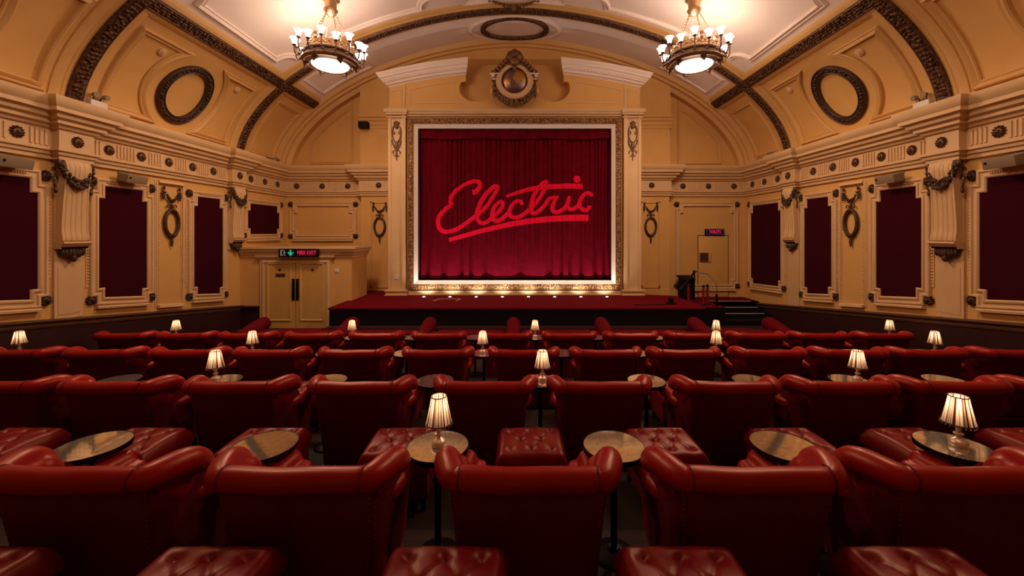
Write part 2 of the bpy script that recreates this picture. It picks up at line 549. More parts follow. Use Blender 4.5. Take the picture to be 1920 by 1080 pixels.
# ------------------------------------------------------------------ entablature / cornice round the side and end walls
CPROF = [(0,4.02),(.05,4.03),(.05,4.09),(.08,4.10),(.09,4.15),(.12,4.16),(.12,4.20),(.05,4.21),(.05,4.50),(.09,4.52),(.11,4.56),
         (.16,4.58),(.16,4.63),(.22,4.66),(.24,4.72),(.30,4.74),(.30,4.80),(.34,4.85),(.36,4.92),(.36,4.96),(0,4.96)]
BRK = .12
BPX0, BPX1 = 3.62, 4.82   # end wall pilasters
def cornice(side):
    # walk so that tangent x up points into the room
    def run_left():
        p = [(-HW, YR)]
        for c in PIL: p += [(-HW, c-PHW), (-HW+BRK, c-PHW), (-HW+BRK, c+PHW), (-HW, c+PHW)]
        p += [(-HW, YB), (-BPX1, YB), (-BPX1, YB-.25), (-BPX0, YB-.25)]
        return p
    p = run_left()
    if side > 0: p = [(-x, y) for x, y in reversed(p)]
    b = MB(); b.sweep([V((x, y, 0)) for x, y in p], (0,0,1), [(q, z) for q, z in CPROF])
    # flutes of the frieze
    def flutes(y0, y1, fixed, ax):
        n = int(round((y1-y0)/.062))
        for i in range(n):
            c = y0 + (i+.5)*(y1-y0)/n
            if any(abs(c-r) < .135 for r in ROS[ax]): continue
            if ax == 'y':
                x0, x1 = (fixed, fixed+.068) if fixed < 0 else (fixed-.068, fixed)
                b.box(x0, x1, c-.017, c+.017, 4.235, 4.475)
            else:
                b.box(c-.017, c+.017, fixed-.068, fixed, 4.235, 4.475)
    xs = -HW if side < 0 else HW
    bays = [(YR, PIL[0]-PHW), (PIL[0]+PHW, PIL[1]-PHW), (PIL[1]+PHW, PIL[2]-PHW), (PIL[2]+PHW, YB-.08)]
    for (a, c) in bays[1:]: flutes(a+.1, c-.1, xs, 'y')
    xa, xb = (-HW+.1, -BPX1-.1) if side < 0 else (BPX1+.1, HW-.1)
    flutes(xa, xb, YB, 'x')
    o = b.build('trim_1' if side < 0 else 'trim_2', M['trim'], ang=30)
    struct(o, 'fluted cream cornice along the %s walls' % ('left' if side < 0 else 'right'), 'cornice')
ROS_Y = [4.07, 4.68, 5.29, 5.90, 7.22, 7.83, 8.44, 9.05, 9.66, 11.0, 11.6, 12.2]
ROS_X = [5.32, 6.13, 6.94]
ROS = {'y': ROS_Y, 'x': ROS_X + [-x for x in ROS_X]}
cornice(-1); cornice(1)

# pilaster strips below the cornice
tr = 3
for side in (-1, 1):
    for c in PIL:
        b = MB(); x0, x1 = sorted((side*HW, side*(HW-.035)))
        z0 = zdado(c)
        if side < 0 and c > 10: z0 = 2.44
        b.box(x0, x1, c-PHW, c+PHW, z0, 4.03)
        # raised margins
        xa, xb = sorted((side*(HW-.035), side*(HW-.041)))
        if z0 < 2: b.box(xa, xb, c-PHW+.05, c+PHW-.05, z0+.08, 2.30)
        o = b.build('trim_%d' % tr, M['trim'], smooth=False); tr += 1
        struct(o, 'flat cream pilaster strip under a scrolled bracket, %s wall, %s' % ('left' if side < 0 else 'right', {2.75: 'nearest the rear', 6.6: 'mid hall', 10.4: 'nearest the stage'}[c]), 'pilaster')
for side in (-1, 1):
    b = MB(); x0, x1 = sorted((side*BPX0, side*BPX1))
    b.box(x0, x1, YB-.25, YB, ZST-.3, 4.04)
    # recessed panel look: raised frame
    cx = side*4.23
    for (u0, u1, z0, z1) in ((cx-.30, cx-.25, 1.15, 3.86), (cx+.25, cx+.30, 1.15, 3.86), (cx-.30, cx+.30, 3.80, 3.86), (cx-.30, cx+.30, 1.15, 1.24)):
        b.box(u0, u1, YB-.275, YB-.25, z0, z1)
    b.box(x0, x1, YB-.28, YB-.25, ZST-.3, 1.12)
    # upper strip with its own small cornice
    u0, u1 = sorted((side*3.7, side*4.80))
    b.box(u0, u1, YB-.36, YB, 4.9, 6.5)
    for (z0, z1, d) in ((6.10, 6.20, .38), (6.20, 6.33, .40), (6.33, 6.43, .43), (6.43, 6.50, .47)):
        b.box(u0-(.05 if side < 0 else 0), u1+(.05 if side > 0 else 0), YB-d, YB, z0, z1)
    o = b.build('trim_%d' % tr, M['plaster'], smooth=False, bevel=.008); tr += 1
    struct(o, 'cream pilaster beside the %s edge of the proscenium' % ('left' if side < 0 else 'right'), 'pilaster')

# ------------------------------------------------------------------ carved ceiling bands
def carve(b, pts, nrm, width, pitch, h, a=.045, bb=.032, wave=0.0):
    """leafy lumps along a path lying on a surface"""
    L = 0; segs = []
    for p, q in zip(pts, pts[1:]): segs.append((L, (q-p).length)); L += (q-p).length
    n = max(2, int(L/pitch)); k = 0
    for i in range(n):
        d = (i+.5)*L/n
        while k < len(segs)-1 and d > segs[k][0]+segs[k][1]: k += 1
        f = (d-segs[k][0])/segs[k][1]
        p = pts[k].lerp(pts[k+1], f); N_ = nrm[k].lerp(nrm[k+1], f).normalized()
        t = (pts[k+1]-pts[k]).normalized(); u = t.cross(N_)
        m = max(1, int(round(width/(bb*2.1))))
        for j in range(m):
            off = ((j+.5)/m-.5)*width*.92 + random.uniform(-.008, .008)
            ang = random.uniform(-1.1, 1.1) + (PI/2 if random.random() < .3 else 0)
            tt = t*math.cos(ang)+u*math.sin(ang)
            s = random.uniform(.75, 1.2)
            b.lump(p + u*off + t*random.uniform(-pitch*.3, pitch*.3), N_, tt, a*s, bb*s, h*random.uniform(.6, 1.25))

def band_on_vault(path, width, name, label, thick=.07):
    pts = [vault(s, y) for s, y in path]; nr = [vault_n(s) for s, y in path]
    b = MB(); w = width/2
    b.sweep(pts, nr, [(-w-.06, -.02), (-w-.06, .03), (-w-.02, .05), (-w-.01, thick), (-w+.012, thick+.02), (-w+.03, thick), (w-.03, thick), (w-.012, thick+.02), (w+.01, thick), (w+.02, .05), (w+.06, .03), (w+.06, -.02)])
    carve(b, [p+n*thick for p, n in zip(pts, nr)], nr, width-.05, .075, .035)
    o = b.build(name, M['band'], ang=50)
    struct(o, label, 'ceiling band'); return o
full = [VL*k/90 for k in range(91)]
for y, lab in ((2.75, 'nearest the rear'), (6.62, 'across mid hall'), (10.54, 'nearest the screen')):
    if y < 3: continue
    # plain rib beneath the carved band
    pts = [vault(s, y) for s in full]; nr = [vault_n(s) for s in full]
    b = MB(); b.sweep(pts, nr, [(-.32, -.02), (-.32, .02), (-.26, .05), (-.20, .05), (-.18, .065), (.18, .065), (.20, .05), (.26, .05), (.32, .02), (.32, -.02)])
    struct(b.build('trim_%d' % tr, M['cove'], ang=30), 'plain cream rib under the carved arch %s' % lab, 'ceiling rib'); tr += 1
    band_on_vault([(s, y) for s in full], .22, 'trim_%d' % tr, 'carved dark gold arch band %s' % lab, .10); tr += 1
for side in (-1, 1):
    s = S_BAND if side < 0 else VL-S_BAND
    ysb = [YR, 0, 3, 6.3, 8, 10.4, 12.16]
    pts = [vault(s, y) for y in ysb]; nr = [vault_n(s)]*len(ysb)
    b = MB(); b.sweep(pts, nr, [(-.26, -.02), (-.26, .02), (-.21, .05), (-.18, .06), (.18, .06), (.21, .05), (.26, .02), (.26, -.02)])
    struct(b.build('trim_%d' % tr, M['cove'], ang=30), 'plain cream rib under the long carved band, %s of the hall' % ('left' if side < 0 else 'right'), 'ceiling rib'); tr += 1
    band_on_vault([(s, y) for y in ysb], .22, 'trim_%d' % tr, 'carved dark gold band running the length of the hall, %s side' % ('left' if side < 0 else 'right'), .095); tr += 1

# archivolt where the vault meets the end wall
pts = [vault(s, YB) for s in full]; nr = [vault_n(s) for s in full]
b = MB()
b.sweep(pts, nr, [(-q-.25, r) for q, r in ((-.27, -.02), (-.27, .28), (-.02, .28), (-.02, .30), (.03, .31), (.06, .27), (.09, .20), (.20, .19), (.22, .13), (.30, .12), (.33, .05), (.36, -.02))])
oa = b.build('trim_%d' % tr, M['cove'], ang=35); tr += 1
struct(oa, 'moulded arch where the vault meets the end wall', 'arch')

# ------------------------------------------------------------------ plaster panel mouldings on the vault
MOLD = [(-.06, -.01), (-.06, .025), (-.045, .04), (-.02, .03), (.0, .05), (.03, .065), (.05, .05), (.06, -.01)]
def vault_mould(loop, label, sc=1.0, m=None):
    global tr
    dense = []
    for (a, c) in zip(loop, loop[1:]+loop[:1]):
        d = math.hypot(a[0]-c[0], a[1]-c[1]); n = max(1, int(d/.12))
        for i in range(n): dense.append((a[0]+(c[0]-a[0])*i/n, a[1]+(c[1]-a[1])*i/n))
    pts = [vault(s, y) for s, y in dense]; nr = [vault_n(s) for s, y in dense]
    b = MB(); b.sweep(pts, nr, [(q*sc, r*sc) for q, r in MOLD], closed=True)
    o = b.build('trim_%d' % tr, m or M['cove'], ang=35); tr += 1
    struct(o, label, 'moulding')
def mir(loop): return [(VL-s, y) for s, y in loop]
S0, S1 = s_of_z(5.14), s_of_z(6.46)
SM = (S0+S1)/2
def concave(cy, sgn):
    """side of a cove panel that bows away from the oval at cy"""
    ry, rs = .86, .98
    out = []
    for k in range(13):
        s = S0 + (S1-S0)*k/12
        q = max(0, 1-((s-SM)/rs)**2)
        out.append((s, cy + sgn*ry*math.sqrt(q)))
    return out
OVC = 8.52
pl = [(S1, 7.07), (S0, 7.07)] + concave(OVC, -1)
pr = [(S1, 10.02), (S0, 10.02)] + concave(OVC, 1)
far = [(S0, 10.98), (S0, 11.98), (S1, 11.98), (S1, 10.98)]
nr_ = [(S1, 6.18), (S0, 6.18)] + concave(4.66, 1)
nl_ = [(S1, 3.2), (S0, 3.2)] + concave(4.66, -1)
for sd, fn in (('left', lambda l: l), ('right', mir)):
    vault_mould(fn(pl), 'cream moulded cove panel, %s side, nearer side of the oval wreath' % sd)
    vault_mould(fn(pr), 'cream moulded cove panel, %s side, stage side of the oval wreath' % sd)
    vault_mould(fn(far), 'small cream moulded cove panel, %s side, next to the end wall' % sd, .8)
    vault_mould(fn(nr_), 'cream moulded cove panel, %s side, nearest the camera' % sd, 1.1)
# ceiling panels
SA, SB_, SC_ = s_of_x(-5.74), s_of_x(-2.0), s_of_x(-1.55)
def scoop(s0, s1, y0, y1, r):
    L = []
    def arc(cs, cy, a0, a1):
        for k in range(8):
            a = math.radians(a0+(a1-a0)*k/7); L.append((cs+r*math.cos(a), cy+r*math.sin(a)))
    arc(s0, y0, 0, 90); arc(s0, y1, -90, 0); arc(s1, y1, 180, 270); arc(s1, y0, 90, 180)
    return L
for sd, fn in (('left', lambda l: l), ('right', mir)):
    vault_mould(fn(scoop(SA, SB_, 7.0, 10.02, .36)), 'off-white moulded ceiling panel around the %s chandelier' % sd, 1.1, M['ceiling'])
    vault_mould(fn([(SA+.0, 10.98), (SA, 11.98), (s_of_x(-4.3), 11.98), (s_of_x(-4.3), 10.98)]), 'slim off-white moulded ceiling panel %s of the top oval' % sd, .7, M['ceiling'])
    vault_mould(fn(scoop(SA, SB_, 3.1, 6.15, .36)), 'off-white moulded ceiling panel above the rear seats, %s side' % sd, 1.1, M['ceiling'])
vault_mould(scoop(SC_, VL-SC_, 7.0, 10.15, .3), 'off-white moulded ceiling panel between the chandeliers', 1.0, M['ceiling'])
# ring moulding round the top oval
def oval_loop(cs, cy, rs, ry, n=48): return [(cs+rs*math.cos(2*PI*k/n), cy+ry*math.sin(2*PI*k/n)) for k in range(n)]
vault_mould(oval_loop(VL/2, 11.54, 1.30, .66), 'off-white ring moulding around the top oval wreath', .8, M['ceiling'])

# forward part of the end wall above the proscenium
b = MB(); poly = [(-4.82, 6.49), (4.82, 6.49)] + [(x, z+.03) for (_, x, z) in reversed(_tab) if abs(x) < 4.8]
b.prism(poly, 1, YB-.36, YB+.01)
struct(b.build('wall_attic', M['plaster'], smooth=False), 'cream end wall above the pediment, under the vault', 'wall')

# ------------------------------------------------------------------ panels of the end wall above the cornice
def wall_mould(loop, y, label, sc=.8, m=None, closed=True):
    global tr
    b = MB(); b.sweep([V((x, y, z)) for x, z in loop], (0, -1, 0), [(q*sc, r*sc) for q, r in MOLD], closed=closed)
    o = b.build('trim_%d' % tr, m or M['cove'], ang=35); tr += 1
    struct(o, label, 'moulding')
for side in (-1, 1):
    arc = []
    for k in range(12):
        x = -6.85 + (6.85-5.2)*k/11
        s = s_of_x(x); p = vault(s, 0, .48); arc.append((p.x, p.z))
    arc = [q for q in arc if q[0] < -5.2 and q[1] > 5.15]
    loop = [(-5.2, 5.10), (arc[0][0]-.05, 5.10)] + arc + [(-5.2, arc[-1][1]+.12)]
    wall_mould([(side*-x, z) for x, z in loop], YB, 'quarter-round cream wall panel above the cornice, %s of the proscenium' % ('left' if side < 0 else 'right'))
# ------------------------------------------------------------------ wall fittings
RZ = {'left': -PI/2, 'right': PI/2, 'back': PI}      # local +y points out of the wall
def wloc(side, u, z, out=0.0):
    if side == 'left': return V((-HW+out, u, z))
    if side == 'right': return V((HW-out, u, z))
    return V((u, YB-out, z))

# ---- rosettes
def rosette_mesh(r=.09, h=.05):
    b = MB()
    # lathe axis must be local y
    bb = MB(); bb.lathe([(r*.62, 0), (r*.62, h*.4), (r*.5, h*.55), (r*.34, h*.6), (r*.30, h*.9), (r*.15, h*1.15), (.001, h*1.2)], 16)
    for p in bb.v: b.v.append((p[0], p[2], p[1]))
    b.f = list(bb.f); b.m = list(bb.m)
    for k in range(12):
        a = 2*PI*k/12
        b.lump(V((r*.74*math.cos(a), .0, r*.74*math.sin(a))), V((0,1,0)), V((math.cos(a), 0, math.sin(a))), r*.34, r*.2, h*.75)
    return b
ros_proto = None
def rosette(side, u, z, out, label, sc=1.0, group='rosettes along the cornice frieze'):
    global ros_proto
    if ros_proto is None:
        ros_proto = rosette_mesh().build('rosette', M['rosette']); o = ros_proto
    else:
        o = ros_proto.copy(); COL.objects.link(o)
    o.location = wloc(side, u, z, out); o.rotation_euler = (0, 0, RZ[side]); o.scale = (sc, sc, sc)
    tag(o, label, 'rosette', group)
bay_ref = lambda y: ('nearest the camera', 4.65) if y < 6.6 else (('mid hall', 8.5) if y < 10.4 else ('next to the stage corner', 11.6))
for side in ('left', 'right'):
    near = [y for y in ROS_Y if 5 < y < 6.6]; mid = [y for y in ROS_Y if 6.6 < y < 10.4]; fr = [y for y in ROS_Y if y > 10.4]
    for i, y in enumerate(near):
        rosette(side, y, 4.355, .055, 'bronze frieze rosette on the %s wall, %s before the near bracket' % (side, ['second', 'first'][i]))
    for i, y in enumerate(mid):
        rosette(side, y, 4.355, .055, 'bronze frieze rosette on the %s wall, %s of five between the two brackets' % (side, ORD[i+1]))
    for i, y in enumerate(fr):
        rosette(side, y, 4.355, .055, 'small bronze frieze rosette on the %s wall, %s past the far bracket' % (side, ORD[i+1]))
    for c, w in ((6.6, 'near'), (10.4, 'far')):
        rosette(side, c, 4.355, .055+BRK, 'bronze frieze rosette above the %s scrolled bracket on the %s wall' % (w, side))
    sg = -1 if side == 'left' else 1
    for i, x in enumerate(ROS_X):
        rosette('back', sg*x, 4.355, .055, 'bronze frieze rosette on the end wall %s of the curtain, %s from the proscenium' % (side, ['second', 'third', 'fourth'][i]))
    rosette('back', sg*4.25, 4.355, .055+.25, 'bronze frieze rosette on the end wall %s of the curtain, closest to the proscenium' % side)

# ---- framed burgundy panels
def notched(w, zt, zbl, zbr, nx=.10, nt=.22, nb=.16):
    def zb(x): return zbl + (zbr-zbl)*(x+w)/(2*w)
    return [(-w+nx, zb(-w+nx)), (-w+nx, zb(-w)+nb), (-w, zb(-w)+nb), (-w, zt-nt), (-w+nx, zt-nt), (-w+nx, zt),
            (w-nx, zt), (w-nx, zt-nt), (w, zt-nt), (w, zb(w)+nb), (w-nx, zb(w)+nb), (w-nx, zb(w-nx))]
FPROF = [(-.005, 0), (-.005, .04), (.012, .055), (.035, .05), (.045, .03), (.085, .028), (.095, .05), (.115, .055), (.13, .045), (.14, .012), (.14, 0)]
def framed_panel(side, u, w, zt, zb0, zb1, label, cloth=True, cat='wall panel', grp='framed burgundy wall panels', nt=.22, name='wall_panel', rosettes=True):
    """zb0/zb1: bottom at the rear end and the stage end"""
    t = thing(name, label, cat, wloc(side, u, 0), RZ[side], grp)
    if side == 'left': zbl, zbr = zb1, zb0       # local x points away from the stage
    elif side == 'right': zbl, zbr = zb0, zb1
    else: zbl = zbr = zb0
    out = notched(w, zt, zbl, zbr, nt=nt)
    if cloth:
        b = MB(); b.prism(out, 1, 0.0, .022); b.build('fabric_panel', M['panel'], t, smooth=False)
    b = MB(); b.sweep([V((x, 0, z)) for x, z in out], (0,1,0), FPROF, closed=True)
    if cloth:
        zlo = max(zbl, zbr)
        for sx in (-1, 1):          # egg and dart down the long sides
            z = zlo + .28
            while z < zt-.32:
                b.lump(V((sx*(w+.155), 0, z)), V((0,1,0)), V((0,0,1)), .022, .020, .035); z += .052
            b.box(sx*(w+.155)-.028, sx*(w+.155)+.028, 0, .012, zlo+.2, zt-.28)
        # little dentil line under the top rail
        x = -w+.16
        while x < w-.14:
            b.box(x-.009, x+.009, .03, .055, zt+.058, zt+.082); x += .032
    # sill ledge
    b.sweep([V((-w-.03, 0, zbl-.14)), V((w+.03, 0, zbr-.14))], (0,1,0), [(0,0),(0,.05),(-.02,.075),(-.05,.07),(-.055,0)])
    b.build('frame', M['trim'], t, ang=30)
    if rosettes:
        for sx in (-1, 1):
            for top in (0, 1):
                zz = zt+.06 if top else (zbl if sx < 0 else zbr)-.03
                r = rosette_mesh(.085, .06).build('corner_rosette', M['bronze'], t)
                r.location = (sx*(w+.105), .012, zz); tag(r, 'dark bronze corner rosette')
    return t
zbw = lambda y: 1.665 - .125*(y-7.5)
for side in ('left', 'right'):
    for (u, w, lab) in ((3.6, .46, 'burgundy fabric panel on the %s wall, behind the camera side of the near bay'), (5.72, .46, 'tall burgundy fabric panel on the %s wall, cut by the edge of the view'),
                        (7.52, .46, 'tall burgundy fabric panel on the %s wall, just past the near bracket'),
                        (9.56, .45, 'tall burgundy fabric panel on the %s wall, past the oval wreath')):
        if u < 5: continue
        framed_panel(side, u, w, 3.70, zbw(u-w), zbw(u+w), lab % side)
framed_panel('left', 11.62, .72, 3.68, 2.83, 2.83, 'short burgundy fabric panel on the left wall, above the exit lobby ledge', nt=.2)
framed_panel('right', 11.62, .72, 3.70, 1.40, 1.32, 'tall burgundy fabric panel on the right wall, beside the stage steps')
framed_panel('back', -6.12, .93, 3.72, 2.80, 2.80, 'empty cream moulded panel on the end wall above the exit lobby', cloth=False, cat='moulded panel', grp='plain moulded panels', name='moulded_panel')
framed_panel('back', 6.10, .86, 3.72, 1.22, 1.22, 'tall cream moulded panel on the end wall behind the stage steps', cloth=False, cat='moulded panel', grp='plain moulded panels', name='moulded_panel')

# ---- swag / garland helper (local: x along wall, y out, z up)
def swag(b, p0, p1, sag, r0, r1, n=14, per=5):
    p0, p1 = V(p0), V(p1)
    for i in range(n+1):
        t = i/n; p = p0.lerp(p1, t); p.z -= sag*4*t*(1-t)
        r = r0 + (r1-r0)*math.sin(PI*t)
        b.ell(p, (r*.8, r*.7, r*.8), 8, 5)
        for k in range(per):
            a = random.uniform(0, 2*PI); d = V((math.cos(a)*.55, .55+.3*random.random(), math.sin(a)*.8))
            b.ell(p + d*r, (r*random.uniform(.3, .5), r*random.uniform(.3, .5), r*random.uniform(.3, .5)), 6, 4)
def drop(b, p, L, r, n=6):
    p = V(p)
    for i in range(n):
        t = i/(n-1); q = r*(.55+.75*math.sin(PI*min(1, t*1.1)))*(1 if t < .9 else .6)
        b.ell(p - V((0, 0, L*t)), (q, q*.8, q*1.05), 7, 5)

# ---- oval wreaths with a swag
def make_wreath():
    t = thing('oval_wreath', 'x', 'wreath', (0,0,0))
    b = MB(); pts = [V((.165*math.cos(2*PI*k/32), .03, .275*math.sin(2*PI*k/32))) for k in range(32)]
    b.tube(pts, .035, 8, closed=True)
    for k in range(44):
        a = 2*PI*k/44; p = V((.165*math.cos(a), .05, .275*math.sin(a)))
        tt = V((-.165*math.sin(a), 0, .275*math.cos(a)))
        b.lump(p, V((0,1,0)), tt, .022, .016, .016)
    b.build('oval_frame', M['bronze'], t)
    b = MB(); swag(b, (-.19, .03, .70), (.19, .03, .70), .24, .020, .036, 13, 4)
    for s in (-1, 1):
        b.ell((s*.19, .03, .735), (.03, .025, .03), 8, 5); drop(b, (s*.205, .03, .70), .25, .026)
    b.build('swag', M['bronze'], t)
    b = MB()
    for s in (-1, 1):
        b.tube(catmull([(0, .03, .33), (s*.05, .035, .37), (s*.10, .03, .375), (s*.115, .03, .345), (s*.095, .03, .325)], 4), .011, 6)
    b.ell((0, .035, .355), (.03, .03, .05), 8, 5)
    b.build('ribbon_bow', M['bronze'], t)
    b = MB(); 
    for s in (-1, 1):
        for k in range(4): b.ell((s*(.03+.022*k), .035, -.295+.014*k), (.022, .022, .035), 7, 5)
    drop(b, (0, .03, -.31), .22, .026, 6)
    b.build('pendant', M['bronze'], t)
    remember(t); return t
wr = make_wreath(); first = True
def place_wreath(side, u, z, out, label):
    global first
    if first:
        wr.location = wloc(side, u, z, out); wr.rotation_euler = (0,0,RZ[side]); tag(wr, label, 'wreath', 'oval wreaths hung from swags'); first = False
    else:
        dup(wr, wloc(side, u, z, out), RZ[side], label, 'oval wreaths hung from swags')
place_wreath('left', 8.53, 3.08, .015, 'bronze oval wreath under a swag on the left wall between two burgundy panels')
place_wreath('right', 8.58, 3.08, .015, 'bronze oval wreath under a swag on the right wall between two burgundy panels')
place_wreath('back', -4.23, 3.07, .252, 'bronze oval wreath under a swag on the pilaster left of the curtain')
place_wreath('back', 4.23, 3.07, .252, 'bronze oval wreath under a swag on the pilaster right of the curtain')
# slim moulded frames around the side wall wreaths
for side in ('left', 'right'):
    b = MB(); w = .30; y = 8.53 if side == 'left' else 8.58
    zb0, zb1 = zbw(y+w)-.18, zbw(y-w)-.18
    if side == 'right': zb0, zb1 = zb1, zb0
    lp = [(-w, zb0), (-w, 3.88), (w, 3.88), (w, zb1)]
    b.sweep([V((x, 0, z)) for x, z in lp], (0,1,0), [(-.0, 0), (0, .02), (.015, .035), (.035, .03), (.04, .015), (.06, .015), (.065, 0)], closed=True)
    for sx in (-1, 1):
        z = max(zb0, zb1)+.05
        while z < 3.82: b.lump(V((sx*(w-.03), 0, z)), V((0,1,0)), V((0,0,1)), .018, .016, .022); z += .05
    b.sweep([V((-w, 0, zb0-.02)), V((w, 0, zb1-.02))], (0,1,0), [(0,0),(0,.06),(-.05,.07),(-.06,0)])
    b.sweep([V((-w, 0, 3.90)), V((w, 0, 3.90))], (0,1,0), [(.05,0),(.05,.05),(0,.07),(-.02,0)])
    o = b.build('trim_%d' % tr, M['trim'], loc=wloc(side, y, 0), rotz=RZ[side], ang=30); tr += 1
    struct(o, 'slim cream moulded frame around the oval wreath on the %s wall' % side, 'moulding')

# ---- scrolled brackets with garlands
def make_bracket():
    t = thing('scrolled_bracket', 'x', 'bracket')
    prof = [(o*.5, z) for o, z in ((0, 4.05), (.22, 4.05), (.30, 4.02), (.345, 3.96), (.355, 3.88), (.335, 3.80), (.30, 3.70), (.265, 3.55), (.235, 3.35), (.215, 3.15), (.205, 2.98), (.21, 2.88), (.235, 2.82), (.25, 2.775), (.235, 2.735), (.19, 2.72), (0, 2.72))]
    cols = []; n = 29; hw = .185
    for i in range(n):
        x = -hw + 2*hw*i/(n-1)
        fl = 0 if abs(x) > hw*.93 else .012*(1 if abs(math.sin(x/hw*PI*2.5)) < .45 else 0)
        cols.append((x, fl))
    b = MB(); vs, fs = [], []; q = len(prof)
    for x, fl in cols:
        for (o, z) in prof: vs.append((x*(1+.10*max(0, (3.5-z))/.8), max(0, o-(fl if o > .05 else 0)), z))
    for i in range(n-1):
        for k in range(q-1): fs.append((i*q+k, (i+1)*q+k, (i+1)*q+k+1, i*q+k+1))
    fs.append(tuple(range(q))); fs.append(tuple((n-1)*q+k for k in range(q))[::-1])
    b.add(vs, fs); b.build('scroll', M['trim'], t, ang=35)
    b = MB(); b.sweep([V((-.215, 0, 2.72)), V((.215, 0, 2.72))], (0,1,0), [(0,0),(0,.16),(-.03,.165),(-.045,.135),(-.07,.125),(-.09,.10),(-.115,.10),(-.12,0)])
    b.build('base_moulding', M['trim'], t, ang=30)
    b = MB()
    for i in range(7):
        x = -.15+.05*i; h = .14-.55*abs(x)*.75
        b.ell((x, .05, 2.585-h*.45), (.035, .06-.1*abs(x), .035+h*.55), 8, 6)
    b.ell((0, .07, 2.44), (.04, .05, .06), 8, 6)
    b.sweep([V((-.2, 0, 2.60)), V((.2, 0, 2.60))], (0,1,0), [(-.0,0),(0,.10),(.03,.10),(.04,0)])
    b.build('acanthus_drop', M['bronze'], t)
    b = MB(); swag(b, (-.225, .13, 3.90), (.225, .13, 3.90), .25, .042, .078, 14, 6)
    for s in (-1, 1):
        b.tube([(s*.225, .0, 3.90), (s*.225, .10, 3.90)], .016, 6)
        b.ell((s*.235, .11, 3.98), (.045, .04, .075), 9, 6)
        b.tube(catmull([(s*.235, .10, 3.92), (s*.27, .10, 3.80), (s*.235, .08, 3.72), (s*.28, .09, 3.66), (s*.26, .08, 3.58)], 4), .016, 6)
        b.ell((s*.26, .08, 3.54), (.025, .025, .05), 8, 5)
    b.build('garland', M['bronze'], t)
    remember(t); return t
br = make_bracket(); k0 = 0
for side in ('left', 'right'):
    for c, w in ((6.6, 'near'), (10.4, 'far')):
        lab = 'cream scrolled bracket with a dark garland on the %s wall, %s' % (side, 'nearer the camera' if w == 'near' else 'nearer the stage')
        if k0 == 0: o = br; o.location = wloc(side, c, 0, .035); o.rotation_euler = (0,0,RZ[side]); tag(o, lab, None, 'scrolled wall brackets')
        else: o = dup(br, wloc(side, c, 0, .035), RZ[side], lab, 'scrolled wall brackets')
        k0 += 1

# ---- carved oval wreaths on the vault
def vault_oval(cs, cy, rs, ry, label, wd=.085, hi=False):
    n = 64
    pts = [vault(cs+rs*math.cos(2*PI*k/n), cy+ry*math.sin(2*PI*k/n)) for k in range(n)]
    nr = [vault_n(cs+rs*math.cos(2*PI*k/n)) for k in range(n)]
    b = MB(); b.sweep(pts, nr, [(-wd, -.02), (-wd, .05), (-wd*.75, .075), (-wd*.5, .05), (wd*.5, .05), (wd*.75, .075), (wd, .05), (wd, -.02)], closed=True)
    P2, N2 = pts+[pts[0]], nr+[nr[0]]
    carve(b, [p+q*.05 for p, q in zip(P2, N2)], N2, wd*1.1, .07, .04, .04, .03)
    o = b.build('ceiling_wreath', M['band'] if hi else M['bronze'], ang=45)
    me = o.data
    c = vault(cs, cy); 
    for v in me.vertices: v.co -= c
    o.location = c
    tag(o, label, 'wreath', 'carved oval wreaths on the vault')
sO = s_of_z(5.83)
vault_oval(sO, OVC, .60, .50, 'large dark carved oval wreath on the left cove above the wall bracket')
vault_oval(VL-sO, OVC, .60, .50, 'large dark carved oval wreath on the right cove above the wall bracket')
vault_oval(VL/2, 11.55, .92, .57, 'carved gold oval wreath at the crown of the vault above the proscenium', .075, True)
# small garland at the crown by the arch band
b = MB(); swag(b, (-.62, 10.12, 8.78), (.62, 10.12, 8.78), .16, .03, .05, 22, 4)
b.ell((0, 10.12, 8.58), (.07, .06, .09)); drop(b, (.62, 10.12, 8.8), .1, .03); drop(b, (-.62, 10.12, 8.8), .1, .03)
for s in (-1, 1): b.tube(catmull([(s*.7, 10.12, 8.80), (s*.85, 10.12, 8.74), (s*1.0, 10.12, 8.77), (s*1.02, 10.12, 8.81)], 4), .02, 6)
tag(b.build('ceiling_garland', M['bronzehi']), 'small carved garland hanging at the crown of the ceiling, top edge of view', 'garland')

# ---- speakers, emergency lights, detectors
def make_speaker():
    t = thing('wall_speaker', 'x', 'speaker')
    b = MB(); b.box(-.20, .20, .10, .30, -.075, .075)
    o = b.build('cabinet', M['speaker'], t, bevel=.012); o.rotation_euler = (math.radians(-14), 0, 0)
    b = MB(); b.lathe([(.018, -.004), (.018, .004)], 12)
    b.v = [(p[0]+.15, .303+p[2], p[1]+.02) for p in b.v]
    q = b.build('port', M['black'], o)
    b = MB(); b.box(-.06, .06, 0, .12, -.04, .05); b.box(-.10, .10, 0, .015, -.09, .09)
    b.build('mount', M['speaker'], t, bevel=.005)
    remember(t); return t
sp = make_speaker(); k0 = 0
for side in ('left', 'right'):
    for u, w in ((5.72, 'above the panel at the edge of view'), (7.52, 'above the panel past the near bracket')):
        lab = 'grey beige wall speaker on the %s wall %s' % (side, w)
        if k0 == 0: o = sp; o.location = wloc(side, u, 3.93, 0); o.rotation_euler = (0,0,RZ[side]); tag(o, lab, None, 'side wall speakers')
        else: dup(sp, wloc(side, u, 3.93, 0), RZ[side], lab, 'side wall speakers')
        k0 += 1
b = MB(); b.box(-.14, .14, .06, .24, -.095, .095)
t = thing('small_speaker', 'small black speaker on the end wall left of the proscenium', 'speaker', wloc('back', -4.63, 6.17, .36), PI)
b.build('cabinet', M['black'], t, bevel=.01)
b = MB(); b.box(-.03, .03, -.0, .07, -.03, .03); b.build('mount', M['black'], t)

